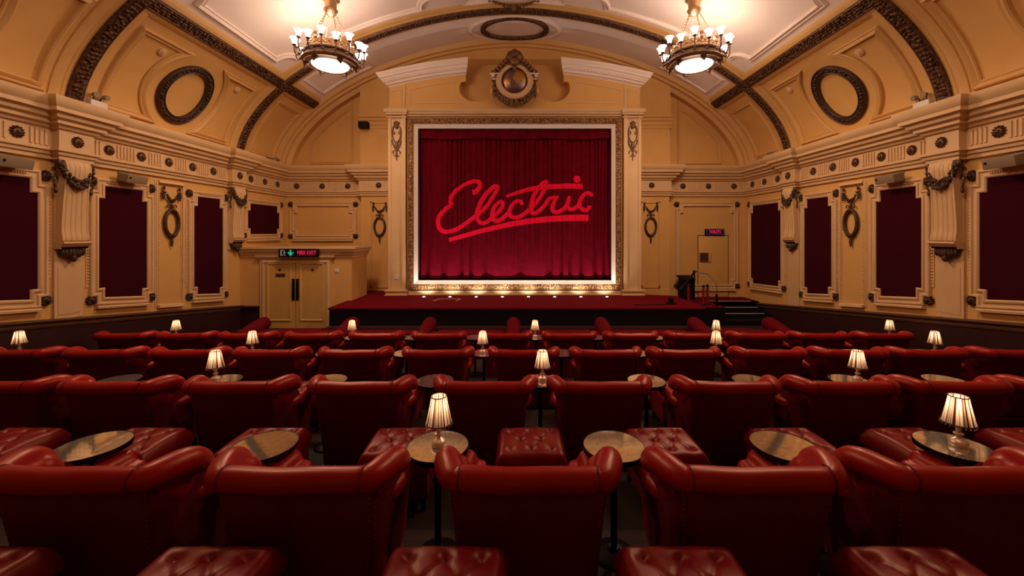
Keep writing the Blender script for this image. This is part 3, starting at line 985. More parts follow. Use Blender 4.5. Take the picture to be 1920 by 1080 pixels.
def emergency(side, u, label):
    t = thing('emergency_light', label, 'emergency light', wloc(side, u, 4.96, .12), RZ[side], 'emergency lights on the cornice')
    b = MB(); b.box(-.14, .14, -.05, .05, 0, .19); b.build('battery_box', M['plastic'], t, bevel=.01)
    for sx in (-1, 1):
        b = MB(); b.tube([(sx*.06, 0, .19), (sx*.06, 0, .24), (sx*.08, .04, .27)], .009, 6)
        b.build('bracket_arm', M['blackmetal'], t)
        b = MB(); b.tube([(sx*.08, .03, .28), (sx*.09, .10, .27)], [.035, .05], 10, dome=False)
        b.build('lamp_head', M['speaker'], t)
emergency('left', 6.95, 'white emergency light box on the left cornice beside the carved arch')
emergency('right', 6.95, 'white emergency light box on the right cornice beside the carved arch')
def spot(side, u, label):
    t = thing('cornice_spotlight', label, 'spotlight', wloc(side, u, 4.96, .2), RZ[side], 'spotlights on the cornice')
    b = MB(); b.box(-.05, .05, -.04, .04, 0, .02); b.tube([(0,0,.02), (0,0,.08)], .012, 6); b.build('stand', M['speaker'], t)
    b = MB(); b.tube([(-.07, 0, .10), (.07, .0, .12)], [.045, .05], 10, dome=False); b.build('lamp_head', M['speaker'], t)
spot('left', 11.95, 'small grey spotlight on the left cornice near the end wall')
spot('right', 11.1, 'small grey spotlight on the right cornice past the far bracket')
def detector(s, y, label):
    p = vault(s, y); n = vault_n(s)
    b = MB(); b.lathe([(.085, 0), (.085, .02), (.07, .035), (.045, .035), (.04, .05), (.001, .055)], 18)
    o = b.build('smoke_detector', M['trim']); o.location = p
    o.rotation_euler = n.to_track_quat('Z', 'Y').to_euler()
    tag(o, label, 'smoke detector', 'round detectors on the coves')
sd = s_of_x(-6.63)
detector(sd, 7.6, 'round pale detector on the left cove, panel nearer the camera')
detector(sd, 9.6, 'round pale detector on the left cove, panel nearer the stage')
detector(VL-sd, 7.6, 'round pale detector on the right cove, panel beside the carved arch')
detector(VL-sd, 9.6, 'round pale detector on the right cove, panel nearer the stage')
detector(VL-s_of_x(-6.6), 5.75, 'round pale detector on the right cove at the top edge of view')

# ------------------------------------------------------------------ exit lobby with double door
LBX, LY0, LY1 = -4.32, 10.65, 11.68
b = MB(); b.box(-HW, LBX, LY0, LY1, ZF-.1, 2.44)
struct(b.build('wall_lobby', M['plaster'], smooth=False), 'low cream lobby wall that holds the double exit door', 'wall')
b = MB()
pts = [V((-HW, LY0, 0)), V((LBX, LY0, 0)), V((LBX, LY1, 0))]
# walking +x with up normal points out to the hall
b.sweep(pts, (0,0,1), [(0,2.20),(.02,2.21),(.02,2.25),(.05,2.28),(.06,2.33),(.10,2.36),(.11,2.42),(.14,2.44),(.14,2.48),(0,2.48)])
b.box(-HW, LBX+.10, LY0-.10, LY1, 2.44, 2.48)
struct(b.build('trim_%d' % tr, M['trim'], ang=30), 'cream ledge moulding on top of the exit lobby', 'ledge'); tr += 1
# dado on the lobby front, left of the door
b = MB(); b.box(-HW, -6.78, LY0-.05, LY0, ZF, .80); b.sweep([V((-HW, LY0, .80)), V((-6.78, LY0, .80))], (0,-1,0), [(-q, r) for q, r in ((0,0),(0,.06),(.03,.075),(.06,.07),(.10,.10),(.12,.095),(.13,.06),(.13,0))])
struct(b.build('baseboard_lobby', M['dado'], smooth=False), 'dark dado left of the exit door', 'dado')

door = thing('door_1', 'cream double exit door with two panelled leaves under the fire exit sign', 'door', (-5.80, LY0, ZF))
door['kind'] = 'structure'
b = MB(); fr = [(-.92, 0), (-.92, 1.84), (.92, 1.84), (.92, 0)]
b.sweep([V((x, -.0, z)) for x, z in fr], (0,-1,0), [(-.10, 0), (-.10, .05), (-.07, .06), (-.03, .04), (0, .04), (0, 0)] if False else [(-.02, 0), (-.02, .04), (.02, .04), (.05, .06), (.09, .055), (.10, 0)])
b.box(-1.04, 1.04, -.09, 0, 1.90, 1.94); b.box(-1.01, 1.01, -.07, 0, 1.86, 1.90)
b.build('door_frame', M['trim'], door, ang=30)
for s in (-1, 1):
    x0, x1 = (-.86, -.008) if s < 0 else (.008, .86)
    b = MB(); b.box(x0, x1, -.035, -.0, .01, 1.83)
    cx = (x0+x1)/2; w = .30
    b.sweep([V((cx-w, -.035, .22)), V((cx-w, -.035, 1.72)), V((cx+w, -.035, 1.72)), V((cx+w, -.035, .22))], (0,-1,0), [(-.025, 0), (-.015, .018), (.01, .02), (.02, .008), (.025, 0)], closed=True)
    leaf = b.build('door_leaf', M['door'], door, ang=30)
    b = MB(); hx = s*.055
    b.box(hx-.038, hx+.038, -.045, -.035, .75, 1.32)
    b.tube([(hx, -.045, .80), (hx, -.085, .82), (hx, -.085, 1.25), (hx, -.045, 1.27)], .012, 8)
    tag(b.build('pull_handle', M['blackmetal'], leaf), 'dark pull handle and plate')
    b = MB(); b.lathe([(.035, 0), (.035, .012), (.001, .016)], 16)
    b.v = [(p[0]+cx+.02, -.035-p[2], p[1]+1.56) for p in b.v]
    tag(b.build('fire_door_disc', M['hatch'], leaf), 'small dark round sign')
    if s < 0:
        b = MB(); b.box(cx-.09, cx+.16, -.042, -.035, 1.37, 1.46); tag(b.build('name_plate', M['hatch'], leaf), 'small dark plate')
# fire exit sign
def text_mesh(txt, size, m, parent, loc, rotz, name, ext=.002, sx=1.0):
    cu = bpy.data.curves.new('t', 'FONT'); cu.body = txt; cu.size = size; cu.align_x = 'CENTER'; cu.align_y = 'CENTER'; cu.extrude = ext
    tmp = bpy.data.objects.new('t', cu); COL.objects.link(tmp)
    dg = bpy.context.evaluated_depsgraph_get(); dg.update()
    me = bpy.data.meshes.new_from_object(tmp.evaluated_get(dg))
    bpy.data.objects.remove(tmp); bpy.data.curves.remove(cu)
    me.materials.clear(); me.materials.append(m)
    # stand it up, facing local -y
    for v in me.vertices: v.co = V((v.co.x*sx, -v.co.z, v.co.y))
    o = bpy.data.objects.new(name, me); COL.objects.link(o); o.parent = parent; o.location = loc; o.rotation_euler = (0,0,rotz)
    return o
sg = thing('fire_exit_sign', 'lit black sign reading FIRE EXIT with a green arrow above the double door', 'sign', (-5.63, LY0-.15, 2.345))
b = MB(); b.box(-.52, .52, -.05, .0, -.105, .105); b.box(-.45, -.40, .0, .16, -.03, .03); b.box(.40, .45, .0, .16, -.03, .03); b.build('housing', M['black'], sg, bevel=.006)
b = MB(); b.box(-.09, -.075, -.056, -.05, -.105, .105); b.build('divider', M['blackmetal'], sg)
text_mesh('FIRE EXIT', .150, M['signred'], sg, (.215, -.052, -.0), 0, 'lettering', sx=.80)
b = MB()
b.prism([(-.225, .08), (-.185, .08), (-.185, -.01), (-.145, .03), (-.125, .005), (-.205, -.085), (-.285, .005), (-.265, .03), (-.225, -.01)], 1, -.055, -.05)
b.build('arrow', M['signgreen'], sg, smooth=False)
b = MB()      # running figure and doorway marks
b.box(-.47, -.44, -.055, -.05, -.07, .075); b.box(-.44, -.39, -.055, -.05, .055, .075); b.box(-.44, -.40, -.055, -.05, -.07, -.055)
b.lathe([(.014, 0), (.014, .004)], 10, (0,0,0)); n0 = len(b.v)
b.v[-20:] = [(p[0]-.36, -.055+p[2], p[1]+.055) for p in b.v[-20:]]
b.tube([(-.365, -.053, .03), (-.375, -.053, -.02), (-.345, -.053, -.07)], .008, 6); b.tube([(-.375, -.053, -.02), (-.40, -.053, -.05)], .008, 6); b.tube([(-.395, -.053, .01), (-.365, -.053, .025), (-.335, -.053, .0)], .007, 6)
b.build('running_figure', M['signpale'], sg)

sw = MB(); sw.box(-.055, .055, -.012, 0, -.055, .055); sw.box(-.02, .02, -.02, -.012, -.03, .03)
o = sw.build('light_switch', M['plastic'], loc=(at(632, 508, LY0).x, LY0, 1.86), bevel=.003)
tag(o, 'small pale switch plate on the lobby wall right of the double door', 'switch')

# toilets sign and flush service door
ts = thing('toilets_sign', 'small lit black sign reading TOILETS on the end wall behind the stage steps', 'sign', (6.33, YB, 2.90))
b = MB(); b.box(-.30, .30, -.07, 0, -.10, .10); b.build('housing', M['black'], ts, bevel=.006)
text_mesh('TOILETS', .135, M['signred'], ts, (0, -.072, 0), 0, 'lettering', sx=.75)
b = MB()
for (x0, x1, z0, z1) in ((-.27, .27, .068, .078), (-.27, .27, -.078, -.068), (-.27, -.26, -.07, .07), (.26, .27, -.07, .07)): b.box(x0, x1, -.074, -.07, z0, z1)
b.build('border', M['signblue'], ts, smooth=False)
d2 = thing('door_2', 'flush cream service door in the end wall under the toilets sign', 'door', (6.30, YB, .84)); d2['kind'] = 'structure'
b = MB(); b.box(-.47, .47, -.02, 0, .0, 1.93); b.build('door_leaf', M['plaster'], d2, bevel=.006)
b = MB()
for (x0, x1, z0, z1) in ((-.49, -.475, 0, 1.96), (.475, .49, 0, 1.96), (-.49, .49, 1.945, 1.96)): b.box(x0, x1, -.012, 0, z0, z1)
tag(b.build('door_gap', M['dadocap'], d2, smooth=False), 'thin brown gap')
h = thing('wall_hatch', 'small square dark brown hatch in the flush service door', 'hatch', (6.04, YB-.02, 2.10))
b = MB(); b.box(-.19, .19, -.03, 0, -.15, .15); b.build('hatch_surround', M['door'], h, bevel=.004)
b = MB(); b.box(-.18, .09, -.034, -.03, -.14, .14); b.build('hatch_opening', M['hatch'], h)
# ------------------------------------------------------------------ stage, steps
b = MB()
b.prism([(-4.42, 9.6), (4.60, 9.6), (4.60, 11.45), (3.66, 11.75), (3.66, YB), (-4.86, YB), (-4.86, LY1+.01), (LBX-.02, LY1+.01), (LBX-.02, LY0-.02), (-4.42, LY0-.02)], 2, ZF-.05, ZST-.02)
stg = b.build('stage', M['black'], smooth=False)
struct(stg, 'low stage with a black front and red carpet top', 'stage')
b = MB()
b.prism([(-4.44, 9.575), (4.62, 9.575), (4.62, 11.45), (3.66, 11.75), (3.66, YB), (-4.86, YB), (-4.86, LY1+.012), (LBX-.0, LY1+.012), (LBX-.0, LY0-.02), (-4.44, LY0-.02)], 2, ZST-.045, ZST)
tag(b.build('stage_carpet', M['carpet'], stg, bevel=.008), 'red carpet')
b = MB(); b.box(-4.42, 4.60, 9.25, 9.6, ZF-.02, .64); b.box(-4.42, 4.6, 9.235, 9.26, .61, .655)
tag(b.build('front_step', M['dado'], stg, smooth=False), 'dark ledge along the foot of the stage')

ZL = .83
steps = thing('stage_steps', 'dark carpeted steps with metal nosings up to the right of the stage', 'steps', (0,0,0)); steps['kind'] = 'structure'
b = MB(); b.box(3.66, HW, 11.95, YB, ZF, ZL-.012); b.box(4.62, 5.78, 10.95, 11.96, ZF, ZL-.012); ld = b.build('landing', M['black'], steps, smooth=False)
b = MB(); b.prism([(3.66, YB), (3.66, 11.96), (4.62, 11.96), (4.62, 10.97), (5.77, 10.97), (5.77, 11.96), (HW-.05, 11.96), (HW-.05, YB)], 2, ZL-.014, ZL); tag(b.build('landing_carpet', M['carpet'], ld, smooth=False), 'red carpet')
for i, (y0, y1, z) in enumerate(((11.95, 12.0, .83), (11.62, 11.95, .705), (11.30, 11.62, .585), (10.95, 11.30, .46))):
    b = MB(); b.prism([(5.78, 12.0), (5.78, y0+.12), (5.90, y0), (HW-.05, y0), (HW-.05, 12.0)], 2, ZF, z); st = b.build('step', M['black'], steps, smooth=False)
    if i < 3:
        c = MB(); c.tube([(5.78, y0+.12, z), (5.90, y0-.004, z), (HW-.25, y0-.004, z)], .014, 6, dome=False); tag(c.build('nosing', M['nosing'], st), 'pale metal nosing')

# ------------------------------------------------------------------ proscenium
K = PY/F
def U(px, py): return ((px-967)*K, EYE.z+(VY-py)*K)
pro = thing('proscenium', 'cream proscenium with a gilt carved frame and broken pediment around the curtain', 'proscenium', (0,0,0))
OX, OZ0, OZ1 = 2.815, 1.49, 5.91
b = MB()
b.box(-3.63, -OX, PY+.05, PY+.15, ZST, 6.5); b.box(OX, 3.63, PY+.05, PY+.15, ZST, 6.5)
b.box(-3.63, -3.05, PY+.15, YB, ZST, 6.5); b.box(3.05, 3.63, PY+.15, YB, ZST, 6.5)
b.box(-OX, OX, PY+.05, PY+.15, OZ1, 6.5); b.box(-3.05, 3.05, PY+.15, YB, 6.05, 6.5); b.box(-OX, OX, PY+.05, PY+.15, ZST, OZ0); b.box(-3.05, 3.05, PY+.15, YB, ZST, OZ0-.02)
b.build('surround', M['plaster'], pro, smooth=False)
b = MB(); b.box(-3.10, 3.10, PY-.04, PY+.06, ZST, 1.20); b.box(-3.12, 3.12, PY-.06, PY+.06, ZST, 1.10)
b.build('plinth', M['trim'], pro, smooth=False, bevel=.01)
for s in (-1, 1):
    b = MB(); X = lambda a, c: (min(s*a, s*c), max(s*a, s*c))
    x0, x1 = X(3.15, 3.66); b.box(x0, x1, PY-.02, YB-.2, ZST, 6.30)
    for (a, c, d) in ((3.57, 3.66, .05), (3.15, 3.26, .06)):
        x0, x1 = X(a, c); b.box(x0, x1, PY-d, PY, ZST, 6.27)
    x0, x1 = X(3.10, 3.72)
    b.box(x0, x1, PY-.10, PY, ZST, 1.18); x0, x1 = X(3.08, 3.75); b.box(x0, x1, PY-.13, PY, 1.18, 1.23); b.box(x0, x1, PY-.14, PY, ZST, 1.09)
    x0, x1 = X(3.11, 3.70); b.box(x0, x1, PY-.09, PY, 6.19, 6.23)
    x0, x1 = X(3.10, 3.72); b.box(x0, x1, PY-.12, PY, 6.27, 6.33); x0, x1 = X(3.08, 3.76); b.box(x0, x1, PY-.15, PY, 6.33, 6.44)
    b.build('pilaster', M['trim'], pro, smooth=False, bevel=.008)
b = MB(); b.sweep([V((-3.12, PY+.05, 6.25)), V((3.12, PY+.05, 6.25))], (0,-1,0), [(-q, r) for q, r in ((0,0),(0,.06),(.04,.075),(.06,.11),(.11,.12),(.13,.16),(.18,.17),(.20,.13),(.20,0))])
b.build('entablature', M['trim'], pro, ang=30)
# gilt frame
GX, GZ0, GZ1 = 3.0, 1.305, 6.11
loop = [V((-GX, PY, GZ0)), V((-GX, PY, GZ1)), V((GX, PY, GZ1)), V((GX, PY, GZ0))]
b = MB(); b.sweep(loop, (0,-1,0), [(-.085, -.06), (-.085, .04), (-.07, .06), (-.05, .05), (0, .075), (.05, .05), (.07, .06), (.085, .04), (.085, -.06)], closed=True)
lp = loop+[loop[0]]
carve(b, [p+V((0,-.06,0)) for p in lp], [V((0,-1,0))]*5, .13, .062, .032, .036, .028)
b.build('gilt_frame', M['gold'], pro, ang=45)
b = MB(); wl = [V((-OX, PY, OZ0)), V((-OX, PY, OZ1)), V((OX, PY, OZ1)), V((OX, PY, OZ0))]
# outward of the loop is away from the opening
def frame_loop(b, prof):
    # prof: (outward, towards hall)
    for (o1, n1), (o2, n2) in zip(prof, prof[1:]):
        a = [(-OX-o1, OZ0-o1, OX+o1, OZ1+o1, PY-n1), (-OX-o2, OZ0-o2, OX+o2, OZ1+o2, PY-n2)]
        P = [[(q[0], q[4], q[1]), (q[2], q[4], q[1]), (q[2], q[4], q[3]), (q[0], q[4], q[3])] for q in a]
        b.add(P[0]+P[1], [(i, (i+1) % 4, 4+(i+1) % 4, 4+i) for i in range(4)])
frame_loop(b, [(.11, .03), (.10, .045), (.085, .03), (.02, -.02), (0, -.03), (0, -.16)])
b.build('inner_frame', M['white'], pro, ang=30)
# pediment
body = [U(732, 205), U(732, 163)]
for px, py in ((745, 160), (762, 156.5), (790, 151), (820, 146), (848, 142), (875, 139.5)): body.append(U(px, py))
body += [U(875, 153)]
for k in range(15):
    a = math.radians(155 + (332-155)*k/14)
    body.append(U(895+32*math.cos(a), 165-26*math.sin(a)))
body += [U(926, 170), U(967, 172), U(967, 205)]
ped = MB()
for s in (-1, 1):
    ped.prism([(x*-s, z) for x, z in body] if s > 0 else body, 1, PY, PY+.42)
ped.prism([(PY+.30, 6.49), (YB-.3, 6.49), (YB-.3, 8.30), (PY+.30, 7.86)], 0, -1.7, 1.7)
ped.build('pediment', M['plaster'], pro, smooth=False)
for s in (-1, 1):
    b = MB(); path = [U(px, py) for px, py in ((731, 164.5), (745, 161.5), (762, 157.5), (790, 152), (820, 147), (850, 143), (876, 140))]
    pts = [V((x*-s, PY, z)) for x, z in path]
    if s > 0: pts = pts[::-1]
    prof = [(0, 0), (.04, .03), (.06, .08), (.11, .10), (.115, .15), (.15, .165), (.175, .20), (.205, .21), (.225, .26), (.275, .27), (.305, .30), (.345, .32), (.365, .32), (.365, -.3), (0, -.3)]
    b.sweep(pts, (0,-1,0), [(-q, r) for q, r in prof], slope0=.62 if s < 0 else .42, slope1=.42 if s < 0 else .62)
    # dentils
    for (p, q) in zip(pts, pts[1:]):
        n = max(1, int((q-p).length/.085))
        for i in range(n):
            c = p.lerp(q, (i+.5)/n); b.box(c.x-.02, c.x+.02, PY-.18, PY-.09, c.z+.115, c.z+.165)
    b.build('pediment_cornice', M['white'], pro, ang=30)
    # sunk panel mouldings on the pediment
    b = MB(); mp = [(-.02, 0), (-.012, .014), (.006, .016), (.014, .006), (.02, 0)]
    l1 = [U(736, 198), U(736, 171), U(754, 168), U(754, 198)]
    l2 = [U(770, 194), U(770, 168), U(800, 162), U(830, 157), U(856, 153)]
    for k in range(9):
        a = math.radians(150 + 80*k/8); l2.append(U(895+42*math.cos(a), 165-36*math.sin(a)))
    for L in (l1, l2): b.sweep([V((x*-s, PY, z)) for x, z in L], (0,-1,0), mp, closed=True)
    x0, x1 = sorted((U(762, 0)[0]*-s, U(759, 0)[0]*-s)); b.box(x0, x1, PY-.03, PY, 6.45, 7.15)
    b.build('panel_moulding', M['trim'], pro, ang=30)

# ------------------------------------------------------------------ globe cartouche
ct = thing('globe_cartouche', 'gilded globe in a round cream surround at the centre of the pediment', 'cartouche', (0, PY-.004, U(967, 157)[1]))
b = MB()
prof = [(.37, .0), (.37, -.26), (.40, -.29), (.44, -.29), (.47, -.26), (.50, -.26), (.53, -.22), (.53, .0)]
bb = MB(); bb.shell(prof, 48)
b.add([(p[0], p[2], p[1]) for p in bb.v], bb.f)
b.prism([(-.52, -.28), (.52, -.28), (.52, .05), (.40, .32), (.15, .55), (-.15, .55), (-.40, .32), (-.52, .05)], 1, -.06, -.001)
bb = MB(); bb.lathe([(.50, -.05), (.50, -.12), (.001, -.12)], 40); b.add([(p[0], p[2], p[1]) for p in bb.v], bb.f)
for s in (-1, 1):
    b.prism([(s*.44, -.30), (s*.66, -.30), (s*.60, -.02), (s*.44, -.02)], 1, -.12, -.001)
    b.lump(V((s*.64, -.12, -.24)), V((0,-1,0)), V((0,0,1)), .09, .06, .06)
b.build('surround', M['trim'], ct, ang=35)
for s in (-1, 1):
    b = MB()
    for (z0, z1, d) in ((-.02, .04, .0), (.04, .10, .05), (.10, .17, .09), (.17, .21, .12)):
        x0, x1 = sorted((s*.42, s*(.58+d))); b.box(x0, x1, -.16-d, -.001, z0, z1)
    b.build('side_cornice', M['white'], ct, smooth=False, bevel=.008)
b = MB(); b.ell((0, -.17, 0), (.365, .16, .365), 32, 20); o = b.build('globe', M['globe'], ct)
b = MB()
for s in (-1, 1):
    b.tube(catmull([(0, -.2, .78), (s*.22, -.22, .70), (s*.42, -.2, .52), (s*.56, -.18, .40), (s*.64, -.18, .33)], 5), .062, 8)
    b.tube(catmull([(s*.60, -.2, .40), (s*.66, -.2, .30), (s*.60, -.2, .24), (s*.54, -.2, .29), (s*.58, -.2, .33)], 5), .045, 7)
    for k in range(7):
        t = k/6; b.lump(V((s*(.10+.46*t), -.25, .82-.46*t)), V((0,-1,.3)), V((s*.8, 0, .5)), .11-.03*t, .05, .08); b.lump(V((s*(.10+.42*t), -.22, .70-.42*t)), V((0,-1,0)), V((s*.5, 0, -.8)), .10, .05, .07)
    b.ell((s*.14, -.26, .78), (.10, .09, .13), 9, 6)
b.ell((0, -.26, .66), (.15, .10, .15), 12, 8); b.ell((0, -.26, .88), (.13, .09, .13), 10, 6); b.ell((.13, -.24, .84), (.08, .07, .12), 8, 6); b.ell((-.13, -.24, .84), (.08, .07, .12), 8, 6); b.ell((0, -.24, .46), (.07, .12, .10), 10, 6)
b.ell((0, -.22, .56), (.26, .10, .07), 12, 6)
b.build('crest', M['bronzehi'], ct).location = (0, 0, -.12)
b = MB()
n = 20
for i in range(n+1):
    a = math.radians(205 + 130*i/n); r = .075+.03*math.sin(PI*i/n)
    p = V((.60*math.cos(a), -.16, .63*math.sin(a)))
    b.ell(p, (r*.85, r*.8, r*.85), 8, 5)
    for k in range(5):
        g = random.uniform(0, 2*PI); b.ell(p+V((math.cos(g)*.6, -.7, math.sin(g)*.6))*r, (r*.42,)*3, 6, 4)
for s in (-1, 1):
    b.ell((s*.60, -.15, .03), (.07, .06, .05), 9, 6); drop(b, (s*.585, -.14, -.05), .42, .055, 7)
b.build('swag', M['bronzehi'], ct)

# gilt ornaments on the proscenium pilasters
def pilaster_ornament(s, label):
    t = thing('pilaster_ornament', label, 'ornament', (s*3.415, PY-.034, U(0, 262)[1]), 0, 'gilt ornaments on the proscenium pilasters')
    b = MB()
    for q in (-1, 1):
        b.tube(catmull([(0, -.03, .42), (q*.09, -.03, .36), (q*.125, -.03, .22), (q*.11, -.03, .05), (q*.05, -.03, -.06), (q*.0, -.03, -.10)], 5), .018, 6)
        b.tube(catmull([(q*.12, -.03, .25), (q*.07, -.03, .22), (q*.06, -.03, .17), (q*.09, -.03, .16)], 4), .012, 6)
        b.tube(catmull([(q*.13, -.03, -.02), (q*.11, -.03, -.12), (q*.05, -.03, -.24), (0, -.03, -.33)], 4), .016, 6)
        b.tube(catmull([(0, -.03, -.30), (q*.06, -.03, -.32), (q*.11, -.03, -.36), (q*.10, -.03, -.40)], 4), .012, 6)
    b.build('scrollwork', M['bronzehi'], t)
    b = MB(); b.ell((0, -.03, .44), (.07, .04, .08), 10, 6); b.ell((0, -.04, .37), (.05, .04, .06), 8, 6)
    for k in range(5): b.lump(V(((k-2)*.03, -.03, .50-abs(k-2)*.02)), V((0,-1,0)), V(((k-2)*.3, 0, 1)), .05, .018, .03)
    b.build('shell_crest', M['bronzehi'], t)
    b = MB(); b.ell((0, -.03, -.18), (.05, .035, .12), 8, 6); drop(b, (0, -.03, -.36), .16, .022, 5); b.tube([(-.07, -.03, -.47), (.07, -.03, -.47)], .012, 6); b.tube([(0, -.03, -.42), (0, -.03, -.60)], .010, 6)
    b.build('pendant', M['bronzehi'], t)
pilaster_ornament(-1, 'small gilt scroll ornament on the proscenium pilaster left of the curtain')
pilaster_ornament(1, 'small gilt scroll ornament on the proscenium pilaster right of the curtain')
b = MB(); b.box(-.06, .06, -.012, 0, -.075, .075)
tag(b.build('socket_plate', M['plastic'], loc=(-3.43, PY-.022, 1.60), bevel=.003), 'small pale plate low on the proscenium pilaster left of the curtain', 'plate')

# ------------------------------------------------------------------ curtain
CY = PY+.30
_fold = []
_x = -2.95
while _x < 2.95:
    w = random.uniform(.09, .19); _fold.append((_x, w, random.uniform(.5, 1.15))); _x += w
_big = []
for px0, px1 in ((785, 800), (801, 830), (832, 865), (867, 882), (884, 910), (912, 976), (979, 1033), (1036, 1055), (1057, 1071), (1073, 1092), (1094, 1120), (1122, 1137), (1138, 1150)):
    _big.append(((px0-967)*K, (px1-px0)*K))
def curtain_y(x, z):
    h = max(0, min(1, (z-OZ0)/(OZ1-OZ0)))
    y = 0
    for (a, w, g) in _fold:
        if a <= x < a+w: y = -.060*g*math.sin(PI*(x-a)/w)**.8; break
    yb = 0
    for (a, w) in _big:
        if a <= x <= a+w: yb = -.13*min(1, math.sin(PI*(x-a)/w)*1.5)**.7*(.7+.3*min(1, w/.4)); break
    m = max(0, 1-h/.42); m = m*m*(3-2*m)
    sway = .012*math.sin(x*9+z*2.2)+.010*math.sin(x*23-z*1.1)
    return CY + y*(1-m) + yb*m + sway*(.4+.6*h)
def curtain_hem(x):
    k = 0
    for i, (a, w) in enumerate(_big):
        if a <= x <= a+w: k = math.sin(PI*(x-a)/w)**.4*(.075 if i in (7, 8, 9, 10, 11) else .03); break
    return OZ0+.075 - (.075 if x < -.2 else .03) * (k/.075 if k else 0) + (.012 if x > .5 else 0)
cur = thing('stage_curtain', 'red velvet stage curtain with script lettering of painted projected light inside the gilt frame', 'curtain', (0,0,0))
b = MB(); nx, nz = 620, 44; vs, fs = [], []
for i in range(nx+1):
    x = -2.93+5.86*i/nx; z0 = curtain_hem(x)
    for k in range(nz+1):
        z = z0 + (OZ1+.10-z0)*k/nz
        vs.append((x, curtain_y(x, z), z))
for i in range(nx):
    for k in range(nz):
        fs.append((i*(nz+1)+k, (i+1)*(nz+1)+k, (i+1)*(nz+1)+k+1, i*(nz+1)+k+1))
b.add(vs, fs); b.build('drape', M['curtain'], cur, ang=80, recalc=False)
b = MB(); vs, fs = [], []; nx2 = 300
for i in range(nx2+1):
    x = -2.805+5.61*i/nx2; zb = 5.655 - .03*math.sin((x+2.9)/5.8*PI*3)**2
    for k in range(7):
        z = zb+(OZ1-.004-zb)*k/6
        vs.append((x, CY-.13 + .016*math.sin(x*22)+.02*math.sin(x*7.3+z*3), z))
for i in range(nx2):
    for k in range(6): fs.append((i*7+k, (i+1)*7+k, (i+1)*7+k+1, i*7+k+1))
b.add(vs, fs); b.build('pelmet', M['curtain'], cur, ang=80, recalc=False)

# projected lettering: its light is put into bright red strips on the folds
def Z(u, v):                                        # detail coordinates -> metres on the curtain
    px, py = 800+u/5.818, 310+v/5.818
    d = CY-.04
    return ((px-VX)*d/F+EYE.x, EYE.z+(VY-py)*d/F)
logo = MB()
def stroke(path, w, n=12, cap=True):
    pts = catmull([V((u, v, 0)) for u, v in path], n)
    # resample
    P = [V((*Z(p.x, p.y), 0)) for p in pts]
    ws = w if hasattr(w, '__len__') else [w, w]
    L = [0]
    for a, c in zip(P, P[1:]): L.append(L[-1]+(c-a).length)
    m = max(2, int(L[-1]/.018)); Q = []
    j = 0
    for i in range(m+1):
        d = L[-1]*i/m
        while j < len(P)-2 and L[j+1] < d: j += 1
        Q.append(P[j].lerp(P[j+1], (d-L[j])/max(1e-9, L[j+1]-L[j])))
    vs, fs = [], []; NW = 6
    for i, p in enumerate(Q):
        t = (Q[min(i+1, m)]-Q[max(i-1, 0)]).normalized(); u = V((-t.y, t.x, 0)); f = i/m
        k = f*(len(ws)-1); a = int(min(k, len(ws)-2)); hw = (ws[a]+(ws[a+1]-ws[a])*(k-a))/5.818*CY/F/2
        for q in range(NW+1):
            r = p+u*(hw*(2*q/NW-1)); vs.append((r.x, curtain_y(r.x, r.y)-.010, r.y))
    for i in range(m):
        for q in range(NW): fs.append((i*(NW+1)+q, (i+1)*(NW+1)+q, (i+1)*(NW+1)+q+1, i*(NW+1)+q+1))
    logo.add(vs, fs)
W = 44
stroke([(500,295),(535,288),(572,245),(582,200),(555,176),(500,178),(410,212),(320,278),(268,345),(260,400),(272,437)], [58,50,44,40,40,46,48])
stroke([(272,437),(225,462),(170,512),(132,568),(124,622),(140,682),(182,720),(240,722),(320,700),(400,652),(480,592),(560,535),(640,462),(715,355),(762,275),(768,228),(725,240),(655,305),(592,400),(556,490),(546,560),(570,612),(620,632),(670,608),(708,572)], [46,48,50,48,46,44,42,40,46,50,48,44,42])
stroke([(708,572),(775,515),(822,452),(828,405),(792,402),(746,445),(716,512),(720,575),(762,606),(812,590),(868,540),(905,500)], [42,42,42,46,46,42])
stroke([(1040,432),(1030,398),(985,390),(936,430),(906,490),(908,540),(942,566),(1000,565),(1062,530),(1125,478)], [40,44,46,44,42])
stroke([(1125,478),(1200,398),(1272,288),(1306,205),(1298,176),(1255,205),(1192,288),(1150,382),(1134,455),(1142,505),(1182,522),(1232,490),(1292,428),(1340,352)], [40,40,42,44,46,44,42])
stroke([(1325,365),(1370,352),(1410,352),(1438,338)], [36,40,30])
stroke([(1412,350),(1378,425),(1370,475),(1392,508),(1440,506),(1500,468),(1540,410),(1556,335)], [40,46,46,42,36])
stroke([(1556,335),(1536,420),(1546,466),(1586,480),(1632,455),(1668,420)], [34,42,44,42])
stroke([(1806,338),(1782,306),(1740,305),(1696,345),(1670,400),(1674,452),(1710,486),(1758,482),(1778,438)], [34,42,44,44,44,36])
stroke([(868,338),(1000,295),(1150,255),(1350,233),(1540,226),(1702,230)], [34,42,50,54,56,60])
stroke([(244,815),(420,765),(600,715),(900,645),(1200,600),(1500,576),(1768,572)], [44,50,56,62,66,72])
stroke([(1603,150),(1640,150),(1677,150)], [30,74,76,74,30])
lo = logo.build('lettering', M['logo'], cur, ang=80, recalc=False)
tag(lo, 'projected light painted as bright red underlined script lettering reading Electric')

